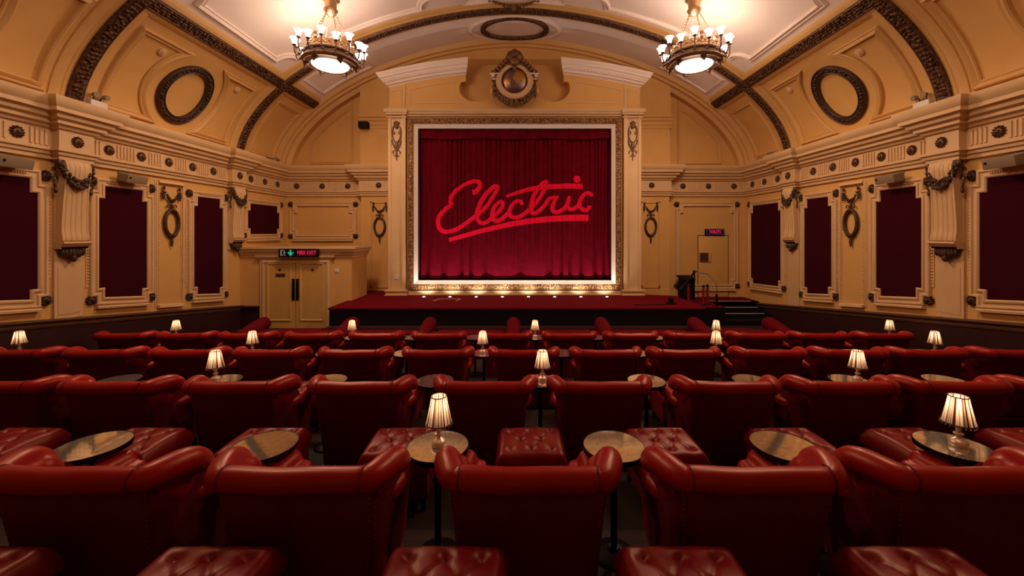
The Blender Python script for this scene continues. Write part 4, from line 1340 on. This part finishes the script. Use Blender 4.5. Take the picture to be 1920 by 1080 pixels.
# ------------------------------------------------------------------ footlights and small things on the stage
fproto = None
for i in range(8):
    x = -2.53+.731*i
    t = thing('footlight', 'small lit footlight in the stage floor, %s from the left of the row of eight' % ORD[i+1], 'footlight', (x, 11.17, ZST), 0, 'footlights before the gilt frame')
    b = MB(); b.lathe([(.055, 0), (.055, .012), (.042, .016), (.040, .008)], 16); b.build('ring', M['steel'], t)
    b = MB(); b.lathe([(.040, .004), (.030, .020), (.001, .026)], 16); b.build('lens', M['foot'], t)
    l = bpy.data.lights.new('footlight_beam', 'SPOT'); l.energy = 42; l.color = (1, .92, .88); l.spot_size = math.radians(120); l.spot_blend = .9; l.shadow_soft_size = .03
    lo_ = bpy.data.objects.new('footlight_beam', l); COL.objects.link(lo_); lo_.parent = t; lo_.location = (0, .01, .045); lo_.rotation_euler = (math.radians(180-38), 0, 0)
b = MB()
p0, p1, p2, p3 = (-2.14, 10.56), (-2.03, 10.93), (-1.48, 10.93), (-1.52, 10.60)
for (p, q) in ((p0, p1), (p1, p2), (p2, p3)):
    d = V((q[0]-p[0], q[1]-p[1], 0)).normalized(); n = V((-d.y, d.x, 0))*.022
    b.add([(p[0]-n.x, p[1]-n.y, ZST+.001), (q[0]-n.x, q[1]-n.y, ZST+.001), (q[0]+n.x, q[1]+n.y, ZST+.001), (p[0]+n.x, p[1]+n.y, ZST+.001),
           (p[0]-n.x, p[1]-n.y, ZST+.004), (q[0]-n.x, q[1]-n.y, ZST+.004), (q[0]+n.x, q[1]+n.y, ZST+.004), (p[0]+n.x, p[1]+n.y, ZST+.004)], [(0,3,2,1),(4,5,6,7),(0,1,5,4),(1,2,6,5),(2,3,7,6),(3,0,4,7)])
tag(b.build('stage_tape', M['tape'], smooth=False), 'pale tape mark on the red stage carpet', 'tape')
b = MB(); b.box(-.10, .10, -.09, .09, 0, .05); b.box(-.055, .055, -.05, .05, .05, .17)
tag(b.build('stage_device', M['black'], loc=(3.97, 10.1, ZST), bevel=.012), 'small black device standing on the stage carpet near its right end', 'device')
b = MB(); b.tube(catmull([(3.9, 10.05, ZST+.012), (3.7, 9.95, ZST+.012), (3.45, 9.98, ZST+.012), (3.2, 9.9, ZST+.012), (3.0, 9.96, ZST+.012)], 6), .011, 6)
tag(b.build('cable', M['black']), 'black cable lying on the stage carpet left of the small device', 'cable')
# lectern
lc = thing('lectern', 'black lectern with a slanted top behind the handrail at the right of the stage', 'lectern', (5.27, 12.35, ZL))
b = MB(); b.prism([(-.17, 0), (.17, 0), (.17, .66), (-.17, .60)], 0, -.17, .17); b.build('body', M['black'], lc, bevel=.01)
b = MB(); b.prism([(-.22, .60), (.22, .68), (.22, .72), (-.22, .64)], 0, -.21, .21); b.build('top', M['black'], lc, bevel=.006)
# handrail
hr = thing('stair_handrail', 'dark metal handrail beside the stage steps', 'handrail', (5.60, 11.9, ZL))
b = MB(); b.tube([(-.22, .1, .86), (.10, .0, .84), (.06, -.70, .60), (.05, -.72, .30)], .018, 8); b.build('rail', M['steel'], hr)
b = MB(); b.tube([(.05, -.72, .32), (.05, -.72, 0)], .035, 8, dome=False); b.build('post', M['blackmetal'], hr)
b = MB(); b.tube([(-.22, .1, .86), (-.22, .1, 0)], .024, 8, dome=False); b.build('post', M['blackmetal'], hr)
b = MB(); b.tube([(-.22, .1, .86), (-.50, -.1, .62), (-.78, -.25, .40)], .026, 8); b.build('lower_rail', M['blackmetal'], hr)
b = MB(); b.ell((-.22, .1, .88), (.05, .05, .04), 8, 6); b.ell((-.16, .1, .87), (.045, .03, .03), 8, 6); b.build('joint', M['blackmetal'], hr)
k0 = 0
for (x, y, w) in ((5.02, 11.55, 'beside the lectern'), (5.36, 11.35, 'left of a close pair'), (5.52, 11.45, 'right of a close pair')):
    t = thing('barrier_post', 'red rope barrier post on the landing by the handrail, %s' % w, 'barrier post', (x, y, ZL), 0, 'red barrier posts on the landing')
    b = MB(); b.lathe([(.09, 0), (.09, .015), (.02, .03)], 16); b.build('base', M['blackmetal'], t)
    b = MB(); b.lathe([(.034, .02), (.034, .52)], 14); b.build('post', M['redpost'], t)
    b = MB(); b.lathe([(.045, .51), (.045, .54), (.02, .57), (.001, .575)], 14); b.build('cap', M['blackmetal'], t)
# ------------------------------------------------------------------ armchairs (local: front faces +y, back roll over y = 0)
def fuse(o, vox, smooth):
    """melt the pieces of one part into a single upholstered surface"""
    m = o.modifiers.new('melt', 'REMESH'); m.mode = 'VOXEL'; m.voxel_size = vox; m.use_smooth_shade = True
    m2 = o.modifiers.new('soft', 'SMOOTH'); m2.iterations = smooth; m2.factor = .5
    dg = bpy.context.evaluated_depsgraph_get(); dg.update()
    me = bpy.data.meshes.new_from_object(o.evaluated_get(dg))
    old = o.data; o.modifiers.clear(); o.data = me; bpy.data.meshes.remove(old)
    for p in me.polygons: p.use_smooth = True
    return o
def make_chair():
    t = thing('armchair', 'x', 'armchair')
    # half outline seen from above at three heights: (x, y) from the middle of the back round to the front of the arm
    def ring(level):
        # level 0 = base, 1 = top
        bw, fw = (.325, .340) if level == 0 else (.372, .405)
        by = .085 if level == 0 else .0
        fy = .66 if level == 0 else .67
        return [(0, by), (bw*.55, by), (bw*.955, by), (bw, by+.02), (bw+(fw-bw)*.35, by+.15), (bw+(fw-bw)*.7, by+.28), (fw, .44), (fw*.99, fy-.06), (fw*.97, fy)]
    def top_z(i): return [.79, .79, .79, .79, .78, .735, .55, .52, .51][i]
    lo, hi = ring(0), ring(1)
    def column(i, sgn):
        (x0, y0), (x1, y1) = lo[i], hi[i]; zt = top_z(i); out = []
        th = .10
        # outer side upward
        for k in range(5):
            f = k/4; z = .11+(zt-.11)*f; g = (z-.11)/.69
            g2 = g**1.25
            out.append((x0+(x1-x0)*g2, y0+(y1-y0)*g2, z))
        # inner side downward
        cx, cy = 0, .42
        xt, yt = out[-1][0], out[-1][1]
        if i <= 2: dx, dy = 0, th
        elif i == 3: dx, dy = -th*.7, th*.7
        else: dx, dy = -.055, 0
        if i <= 2: dx = -xt*.12
        for z in (zt, .45, .13): out.append((xt+dx, yt+dy+(.05*(zt-z) if i <= 2 else 0), z))
        return [(sgn*a, b_, c) for a, b_, c in out]
    cols = [column(i, -1) for i in range(8, 0, -1)] + [column(i, 1) for i in range(0, 9)]
    # back shell and sides as two meshes: outer back is its own panel
    b = MB(); q = len(cols[0]); vs = [p for c in cols for p in c]; fs = []
    for i in range(len(cols)-1):
        for k in range(q-1): fs.append((i*q+k, (i+1)*q+k, (i+1)*q+k+1, i*q+k+1))
        fs.append((i*q+q-1, (i+1)*q+q-1, (i+1)*q, i*q))
    fs.append(tuple(range(q))); fs.append(tuple((len(cols)-1)*q+k for k in range(q))[::-1])
    b.add(vs, fs); b.build('shell', M['leatherback'], t, ang=38)
    # padded roll along the back
    b = MB(); pts = []; rr = []
    for k in range(21):
        x = -.315+.63*k/20; e = abs(x)/.315
        pts.append((x, -.003-.004*math.cos(x*5), .816+.006*e*e + .002*math.sin(x*17))); rr.append(.057-.002*e**6)
    b.tube(pts, rr, 14, dome=True)
    b.k = 1
    for s in (-1, 1):
        b.tube([(s*.318, -.003+.0575*math.cos(2*PI*k/24), .822+.0575*math.sin(2*PI*k/24)) for k in range(24)], .0032, 6, closed=True)
    b.tube([(-.37+.74*k/12, .006, .757) for k in range(13)], .004, 6)
    o = b.build('back_roll', [M['leather'], M['leatherback']], t, ang=60)
    b = MB(); b.rbox((0, .125, .57), (.30, .06, .205), .05, 4); b.build('back_cushion', M['leather'], t, ang=60)
    for s in (-1, 1):
        pth = catmull([(s*.318, -.003, .818), (s*.350, .012, .818), (s*.378, .07, .818), (s*.400, .14, .814), (s*.412, .20, .796), (s*.414, .245, .762)], 4)
        n = len(pth); rr = []
        for i in range(n):
            f = i/(n-1); rr.append(.056 + .011*math.sin(PI*min(1, f*.9)))
        b = MB(); b.tube(pth, rr, 16)
        for q, (yy, zz, ry, rz_) in enumerate(((.11, .74, .09, .08), (.19, .70, .09, .115))):
            b.ell((s*(.330+.010*q), yy, zz), (.055, ry, rz_), 14, 10)
        fuse(b.build('wing', M['leather'], t, ang=180), .012, 6)
        b = MB(); b.tube(catmull([(s*.335, .31, .56), (s*.366, .40, .560), (s*.372, .52, .556), (s*.368, .64, .55)], 4), [.054]*4+[.056]*4+[.058]*5, 14)
        b.rbox((s*.295, .43, .37), (.045, .25, .17), .035, 3)
        fuse(b.build('arm', M['leather'], t, ang=180), .014, 4)
    b = MB(); b.rbox((0, .43, .395), (.30, .29, .075), .05, 5, lambda p: V((p.x, p.y, p.z+(.025*math.cos(p.x*4.5)*math.cos(p.y*4.5) if p.z > 0 else 0)))); b.build('seat_cushion', M['leather'], t, ang=60)
    b = MB(); b.rbox((0, .39, .23), (.31, .28, .11), .03, 3); b.build('seat_base', M['leatherback'], t, ang=60)
    for sx in (-1, 1):
        for y in (.13, .61):
            b = MB(); b.tube([(sx*.27, y, .125), (sx*.272, y, .0)], [.024, .016], 8, dome=False); b.build('leg', M['blackmetal'], t)
    # brass nails down the back edges and under the roll
    b = MB()
    def nail(p, n): b.lump(V(p), V(n), V((0,0,1)), .0048, .0048, .0035)
    for s in (-1, 1):
        for k in range(22):
            z = .16+.585*k/21; g = ((z-.11)/.69)**1.25
            nail((s*(.325+.047*g)*.935, .085*(1-g)-.0005, z), (0, -1, 0))
    for k in range(27):
        if k % 7 in (2, 3, 4): continue
        nail((-.35+.70*k/26, .085*(1-((.742-.11)/.69)**1.25)-.0005, .742), (0, -1, 0))
    b.build('nail_trim', M['nail'], t)['kind'] = 'stuff'
    remember(t); return t
chair = make_chair(); used = False
ROWN = {1: 'nearest', 2: 'second', 3: 'third', 4: 'fourth'}
CH_PX = {1: [128, 551, 991, 1422, 1835],
         2: [-20, 197, 433, 667, 907, 1131, 1375, 1598, 1807, 2020],
         3: [20, 180, 340, 497, 658, 817, 982, 1140, 1290, 1452, 1605, 1753, 1913],
         4: [223, 340, 456, 580, 700, 820, 947, 1070, 1187, 1304, 1425, 1544, 1667]}
CHX = {r: [(px-VX)*ROWD[r]/F+EYE.x for px in v] for r, v in CH_PX.items()}
rnd = random.Random(3)
for r in (1, 2, 3, 4):
    for i, x in enumerate(CHX[r]):
        n = len(CHX[r]); lab = 'oxblood leather armchair seen from behind, %s from left in the %s row' % (ORD[i+1], ROWN[r])
        rz = rnd.uniform(-.018, .018) - x*.006
        loc = (x, ROWD[r], ROWF[r])
        if not used:
            chair.location = loc; chair.rotation_euler = (0,0,rz); tag(chair, lab, None, 'red armchairs in the %s row' % ROWN[r]); used = True
        else: dup(chair, loc, rz, lab, 'red armchairs in the %s row' % ROWN[r])

# ------------------------------------------------------------------ tufted footstools
def make_stool():
    t = thing('footstool', 'x', 'footstool')
    W, D = .245, .215
    b = MB(); n = 40; vs, fs = [], []
    btn = [(-.15, -.13), (0, -.13), (.15, -.13), (-.075, 0), (.075, 0), (-.15, .13), (0, .13), (.15, .13)]
    def h(x, y):
        ex = min(1, (W-abs(x))/.05); ey = min(1, (D-abs(y))/.05)
        edge = (1-(1-max(0, ex))**2)*(1-(1-max(0, ey))**2)
        z = .355+.060*math.sqrt(max(0, edge))+.012*math.cos(x*5)*math.cos(y*6)
        for (u, v) in btn:
            d = math.hypot(x-u, y-v); z -= .020*math.exp(-(d/.024)**2) + .008*math.exp(-(d/.06)**2)
        # creases between neighbouring buttons
        for (u, v) in btn:
            for (p, q) in btn:
                if (p, q) > (u, v) and .1 < math.hypot(p-u, q-v) < .17 and abs(q-v) > .05:
                    L = math.hypot(p-u, q-v); tx, ty = (p-u)/L, (q-v)/L; a = (x-u)*tx+(y-v)*ty
                    if -.01 < a < L+.01: z -= .007*math.exp(-(((x-u)*ty-(y-v)*tx)/.009)**2)
        return z
    def prj(x, y): return (x, y)
    for i in range(n+1):
        for k in range(n+1):
            x, y = -W+2*W*i/n, -D+2*D*k/n
            vs.append((x, y, h(x, y)))
    for i in range(n):
        for k in range(n): fs.append((i*(n+1)+k, (i+1)*(n+1)+k, (i+1)*(n+1)+k+1, i*(n+1)+k+1))
    rim = [i*(n+1) for i in range(n+1)] + [n*(n+1)+k for k in range(1, n+1)] + [i*(n+1)+n for i in range(n-1, -1, -1)] + [k for k in range(n-1, 0, -1)]
    prev = rim
    for (g, z) in ((1.035, .335), (1.04, .31), (1.02, .285)):
        o = len(vs); new = []
        for a in rim:
            x, y, _ = vs[a]; vs.append((x*g, y*g, z)); new.append(len(vs)-1)
        m = len(rim)
        for i in range(m): fs.append((prev[i], prev[(i+1) % m], new[(i+1) % m], new[i]))
        prev = new
    fs.append(tuple(prev))
    b.add(vs, fs)
    for (u, v) in btn: b.ell((u, v, h(u, v)+.002), (.010, .010, .006), 8, 4)
    b.build('tufted_cushion', M['leatherotto'], t, ang=60)
    b = MB(); b.box(-W*.97, W*.97, -D*.97, D*.97, .10, .29); b.build('base', M['leatherback'], t, bevel=.01)
    for sx in (-1, 1):
        for sy in (-1, 1):
            b = MB(); b.tube([(sx*.20, sy*.17, .105), (sx*.205, sy*.175, 0)], [.022, .015], 8, dome=False); b.build('leg', M['blackmetal'], t)
    remember(t); return t
stool = make_stool(); used = False
def place_stool(x, y, z, rz, lab, grp):
    global used
    if not used: stool.location = (x, y, z); stool.rotation_euler = (0,0,rz); tag(stool, lab, None, grp); used = True
    else: dup(stool, (x, y, z), rz, lab, grp)
S0X = [-2.03, -1.065, -.113, .846, 1.78]
for i, x in enumerate(S0X):
    place_stool(x, 1.50, 1.12, rnd.uniform(-.02, .02), 'tufted red leather footstool at the bottom edge of view, %s from the left' % ORD[i+1], 'footstools at the bottom edge')
S1X = [-3.66, -2.68, -1.735, -.70, .268, 1.26, 2.24, 3.166, 4.08]
for i, x in enumerate(S1X):
    place_stool(x, 2.985, .90, rnd.uniform(-.04, .04), 'worn tufted red footstool behind the second row of armchairs, %s from the left' % ORD[i+1], 'footstools before the nearest armchairs')
for i, x in enumerate(CHX[2][1:-1]):
    place_stool(x*.97, 4.50, .71, rnd.uniform(-.04, .04), 'tufted red footstool behind the third row of armchairs, %s from the left' % ORD[i+1], 'footstools before the second row')

# ------------------------------------------------------------------ round mirrored tables
def make_table():
    t = thing('side_table', 'x', 'table')
    b = MB(); b.lathe([(.1815, .644), (.1815, .662), (.001, .662)], 64); tag(b.build('mirror_top', M['mirror'], t, smooth=False), 'antiqued mirror top')
    b = MB(); b.lathe([(.170, .632), (.185, .632), (.187, .645), (.186, .6635), (.182, .6635), (.182, .642)], 48); b.build('rim', M['blackmetal'], t, ang=30)
    b = MB(); b.lathe([(.03, .60), (.12, .628), (.12, .634)], 24); b.lathe([(.020, .02), (.020, .62)], 14); b.build('pedestal', M['blackmetal'], t)
    b = MB(); b.lathe([(.125, 0), (.125, .010), (.115, .016), (.04, .03), (.03, .05)], 32); b.build('foot', M['blackmetal'], t)
    remember(t); return t
table = make_table(); used = False
def mids(r):
    x = CHX[r]; m = [(a+c)/2 for a, c in zip(x, x[1:])]
    s = (x[-1]-x[0])/(len(x)-1)
    return m, x[0]-s/2, x[-1]+s/2
TB = {}
for r in (1, 2, 3, 4):
    m, lft, rgt = mids(r)
    xs = list(m)
    if r == 1: xs = [lft]+xs+[rgt]
    if r == 3: xs = [lft-.02]+xs
    if r == 4: xs = xs+[rgt]
    TB[r] = xs
LAMP_PX = {1: [(823, .0), (1797, .0)], 2: [(404, 0), (1017, 0), (1608, 0)], 3: [(36, 0), (473, 0), (905, 0), (1343, 0), (1753, 0)], 4: [(330, 0), (660, 0), (1003, 0), (1343, 0), (1668, 0)]}
TDY = {1: .59, 2: .60, 3: .58, 4: .56}
lampspots = []
for r in (1, 2, 3, 4):
    d = ROWD[r]+TDY[r]
    lx = [((px-VX)*d/F+EYE.x) for px, _ in LAMP_PX[r]]
    hit = {}
    for x in lx:
        j = min(range(len(TB[r])), key=lambda k: abs(TB[r][k]-x)); hit[j] = x
    for j, x in enumerate(TB[r]):
        lit = j in hit
        lab = 'round mirrored side table, %s from left along the %s row, %s' % (ORD[j+1], ROWN[r], 'with a lit lamp' if lit else 'empty')
        loc = (x, d, ROWF[r])
        if not used: table.location = loc; tag(table, lab, None, 'mirrored tables in the %s row' % ROWN[r]); used = True
        else: dup(table, loc, rnd.uniform(0, 6), lab, 'mirrored tables in the %s row' % ROWN[r])
        if lit: lampspots.append((r, hit[j] if abs(hit[j]-x) < .12 else x, d, ROWF[r]+.662))

# ------------------------------------------------------------------ little table lamps
def make_lamp():
    t = thing('table_lamp', 'x', 'lamp')
    b = MB(); b.lathe([(.042, 0), (.044, .004), (.044, .026), (.036, .036), (.020, .046), (.012, .052), (.012, .064), (.024, .068), (.024, .076), (.013, .080), (.015, .112), (.027, .118), (.027, .127), (.010, .131), (.010, .150), (.001, .151)], 20)
    b.build('stem', M['lampstem'], t, ang=40)
    b = MB(); npl = 34
    b.shell([(.076, .140), (.070, .165), (.062, .205), (.053, .25), (.047, .285), (.046, .300)], npl*4, wob=lambda a, f: .030*math.sin(a*npl)*(1-.5*f)+.012*math.sin(a*7+1))
    b.build('lamp_shade', M['shade'], t, ang=70, recalc=True)
    b = MB()
    pts = [(.078*math.cos(2*PI*k/32), .078*math.sin(2*PI*k/32), .140) for k in range(32)]; b.tube(pts, .0035, 6, closed=True); b.build('lower_ring', M['hatch'], t); b = MB()
    pts = [(.0465*math.cos(2*PI*k/28), .0465*math.sin(2*PI*k/28), .300) for k in range(28)]; b.tube(pts, .0032, 6, closed=True)
    b.build('upper_ring', M['hatch'], t)
    b = MB()
    for k in range(22):
        a = 2*PI*k/22; b.ell((.079*math.cos(a), .079*math.sin(a), .130), (.0042, .0042, .0058), 6, 4)
    b.build('bead_fringe', M['brass'], t)
    b = MB(); b.ell((0, 0, .215), (.022, .022, .034), 12, 8); b.build('bulb', M['bulb'], t)
    l = bpy.data.lights.new('lamp_light', 'POINT'); l.energy = LAMP_W; l.color = (1, .70, .46); l.shadow_soft_size = .03
    lo_ = bpy.data.objects.new('lamp_light', l); COL.objects.link(lo_); lo_.parent = t; lo_.location = (0, 0, .262)
    remember(t); return t
LAMP_W = 1.35
lamp = make_lamp(); used = False
cnt = {}
for (r, x, d, z) in lampspots:
    cnt[r] = cnt.get(r, 0)+1; tot = sum(1 for q in lampspots if q[0] == r)
    where = {2: ['left of two', 'right of two'], 3: ['left of three', 'middle of three', 'right of three'], 5: ['far left of five', 'second of five', 'middle of five', 'fourth of five', 'far right of five']}[tot][cnt[r]-1]
    lab = 'small lit brass table lamp with pleated shade, %s in the %s row' % (where, ROWN[r])
    if not used: lamp.location = (x, d, z); tag(lamp, lab, None, 'table lamps in the %s row' % ROWN[r]); used = True
    else: dup(lamp, (x, d, z), rnd.uniform(0, 6), lab, 'table lamps in the %s row' % ROWN[r])

# ------------------------------------------------------------------ front row of velvet double daybeds
ARMX = [-5.58, -3.59, -1.85, .02, 1.98, 4.06, 5.74]
def daybed(x0, x1, i, last):
    t = thing('daybed', 'red velvet double daybed in the front row below the stage, %s from the left' % ORD[i+1], 'daybed', ((x0+x1)/2, 8.15, ZF), 0, 'velvet daybeds below the stage')
    w = (x1-x0)/2
    b = MB(); b.box(-w+.17, w-.17, .05, 1.25, .0, .17); b.build('base', M['black'], t, bevel=.01)
    b = MB(); b.rbox((0, .70, .235), (w-.17, .56, .07), .05, 5); b.build('mattress', M['velvet'], t, ang=60)
    b = MB(); b.rbox((0, .08, .30), (w-.17, .085, .20), .06, 4); b.build('backrest', M['velvet'], t, ang=60)
    for px_ in (-w*.45, w*.4):
        b = MB(); b.rbox((px_, .26, .40), (.24, .08, .09), .05, 3); b.build('pillow', M['velvet'], t, ang=60)
    def arm(x):
        b = MB(); pts = [(x, -.05, .34), (x, .2, .39), (x, .5, .45), (x, .8, .50)]
        b.tube(pts, [.145, .15, .155, .155], 20)
        b.prism([(x-.12, .0), (x+.12, .0), (x+.13, .36), (x-.13, .36)], 1, .0, .86)
        # drop the arm's lower body to the floor
        b.build('bolster_arm', M['velvet'], t, ang=50)
    arm(-w)
    if last: arm(w)
for i in range(6): daybed(ARMX[i], ARMX[i+1], i, i == 5)
# ------------------------------------------------------------------ chandeliers
CHD, CHX_, CHZ = 8.67, 3.94, 6.50
def make_chandelier():
    t = thing('chandelier', 'x', 'chandelier')
    ztop = _at_s(s_of_x(-CHX_))[1]-CHZ
    b = MB(); b.lathe([(.05, ztop-.02), (.17, ztop-.03), (.19, ztop-.10), (.13, ztop-.14), (.12, ztop-.30), (.15, ztop-.33), (.10, ztop-.42), (.04, ztop-.46), (.001, ztop-.47)], 24)
    b.build('canopy', M['brass'], t, ang=40)
    # drum
    b = MB(); b.lathe([(.44, .02), (.53, .0), (.57, .05), (.54, .10), (.51, .12), (.50, .17), (.53, .19), (.53, .22), (.48, .24), (.44, .24), (.44, .02)], 48)
    b.build('ring', M['bronzehi'], t, ang=35)
    b = MB(); b.shell([(.50, .235), (.47, .30), (.43, .37), (.42, .40)], 48)
    for k in range(48):
        a = 2*PI*k/48; p = V((.475*math.cos(a), .475*math.sin(a), .30+.035*(k % 2))); b.lump(p, V((math.cos(a), math.sin(a), .4)), V((-math.sin(a), math.cos(a), .3)), .04, .022, .02)
    for k in range(6):
        a = 2*PI*(k+.25)/6; b.ell((.43*math.cos(a), .43*math.sin(a), .46), (.06, .06, .09), 8, 6)
    b.build('pierced_gallery', M['brass'], t, ang=40)
    for k in range(6):
        a = 2*PI*(k+.25)/6
        p0 = V((.43*math.cos(a), .43*math.sin(a), .42)); p1 = V((.09*math.cos(a), .09*math.sin(a), ztop-.38))
        b = MB(); n = 26
        for i in range(n):
            c = p0.lerp(p1, (i+.5)/n); dr = (p1-p0).normalized(); s = (p1-p0).length/n*.62
            R = dr.to_track_quat('Z', 'Y').to_matrix()
            b.ell(c, (.013, .007, s) if i % 2 else (.007, .013, s), 6, 4, R)
        b.build('chain', M['brass'], t)
    b = MB(); b.lathe([(.385, .02), (.375, -.01), (.33, -.045), (.24, -.075), (.12, -.09), (.001, -.095)], 40); tag(b.build('glass_bowl', M['glassglow'], t, ang=60), 'glowing opal glass bowl')
    b = MB(); b.lathe([(.385, .0), (.41, -.02), (.45, .0), (.50, .01), (.50, .04), (.385, .04)], 48)
    for k in range(6):
        a = 2*PI*k/6+.3; b.ell((.47*math.cos(a), .47*math.sin(a), -.02), (.06, .06, .05), 8, 6); b.ell((.50*math.cos(a), .50*math.sin(a), -.06), (.03, .03, .05), 8, 5)
    b.build('bowl_rim', M['bronze'], t, ang=40)
    NA = 16
    for k in range(NA):
        a = 2*PI*(k+.5)/NA; ca, sa = math.cos(a), math.sin(a); lift = .0 if k % 2 else .07
        R = lambda r, z: V((r*ca, r*sa, z))
        b = MB(); b.tube(catmull([R(.55, .14), R(.62, .07), R(.655, .08), R(.685, .16), R(.685, .25+lift)], 5), .014, 7)
        b.ell(R(.60, .10), (.03, .03, .03), 7, 5); b.lathe([(.014, .24+lift), (.035, .255+lift), (.040, .275+lift), (.02, .28+lift)], 12, (.685*ca, .685*sa, 0))
        arm = b.build('arm', M['bronzehi'], t)
        b = MB(); b.shell([(.001, .272+lift), (.034, .275+lift), (.040, .30+lift), (.046, .34+lift), (.062, .385+lift), (.088, .41+lift)], 16, (.685*ca, .685*sa, 0))
        b.build('glass_cup', M['cup'], arm, ang=60)
    for (z, e, r) in ((.50, CH_UP, .50), (-.38, CH_DN, .30)):
        l = bpy.data.lights.new('chandelier_light', 'POINT'); l.energy = e; l.color = LCOL if z < 0 else (1, .73, .60); l.shadow_soft_size = r
        o = bpy.data.objects.new('chandelier_light', l); COL.objects.link(o); o.parent = t; o.location = (0, 0, z)
    l = bpy.data.lights.new('bowl_light', 'AREA'); l.shape = 'DISK'; l.size = .66; l.energy = CH_BOWL; l.color = LCOL
    o = bpy.data.objects.new('bowl_light', l); COL.objects.link(o); o.parent = t; o.location = (0, 0, -.115)
    remember(t); return t
LCOL = (1, .68, .48)
CH_UP, CH_DN, CH_BOWL = 128, 54, 98
ch = make_chandelier(); ch.location = (-CHX_, CHD, CHZ); tag(ch, 'brass ring chandelier with glowing cups and bowl, hanging left of the curtain', None, 'ring chandeliers')
dup(ch, (CHX_, CHD, CHZ), .2, 'brass ring chandelier with glowing cups and bowl, hanging right of the curtain', 'ring chandeliers')
for s_ in (-1, 1):     # the same pair over the rear seats, above the view
    q_ = dup(ch, (s_*CHX_, 4.7, CHZ), .1*s_, 'brass ring chandelier over the rear seats above the view, %s side' % ('left' if s_ < 0 else 'right'), 'ring chandeliers')
    for c_ in q_.children:
        if c_.type == 'LIGHT': c_.data = c_.data.copy(); c_.data.energy *= .6

# ------------------------------------------------------------------ world and view
w = bpy.data.worlds.new('world'); SC.world = w; w.use_nodes = True
w.node_tree.nodes['Background'].inputs[0].default_value = (.5, .3, .18, 1)
w.node_tree.nodes['Background'].inputs[1].default_value = .05
SC.view_settings.view_transform = 'Standard'; SC.view_settings.look = 'None'
SC.view_settings.gamma = 1.0; SC.view_settings.use_curve_mapping = False
SC.view_settings.exposure = 0.0
SC.cycles.use_denoising = True
SC.cycles.max_bounces = 10; SC.cycles.diffuse_bounces = 6; SC.cycles.glossy_bounces = 4
SC.cycles.caustics_reflective = False; SC.cycles.caustics_refractive = False
SC.cycles.sample_clamp_indirect = 4.0
bpy.context.view_layer.update()
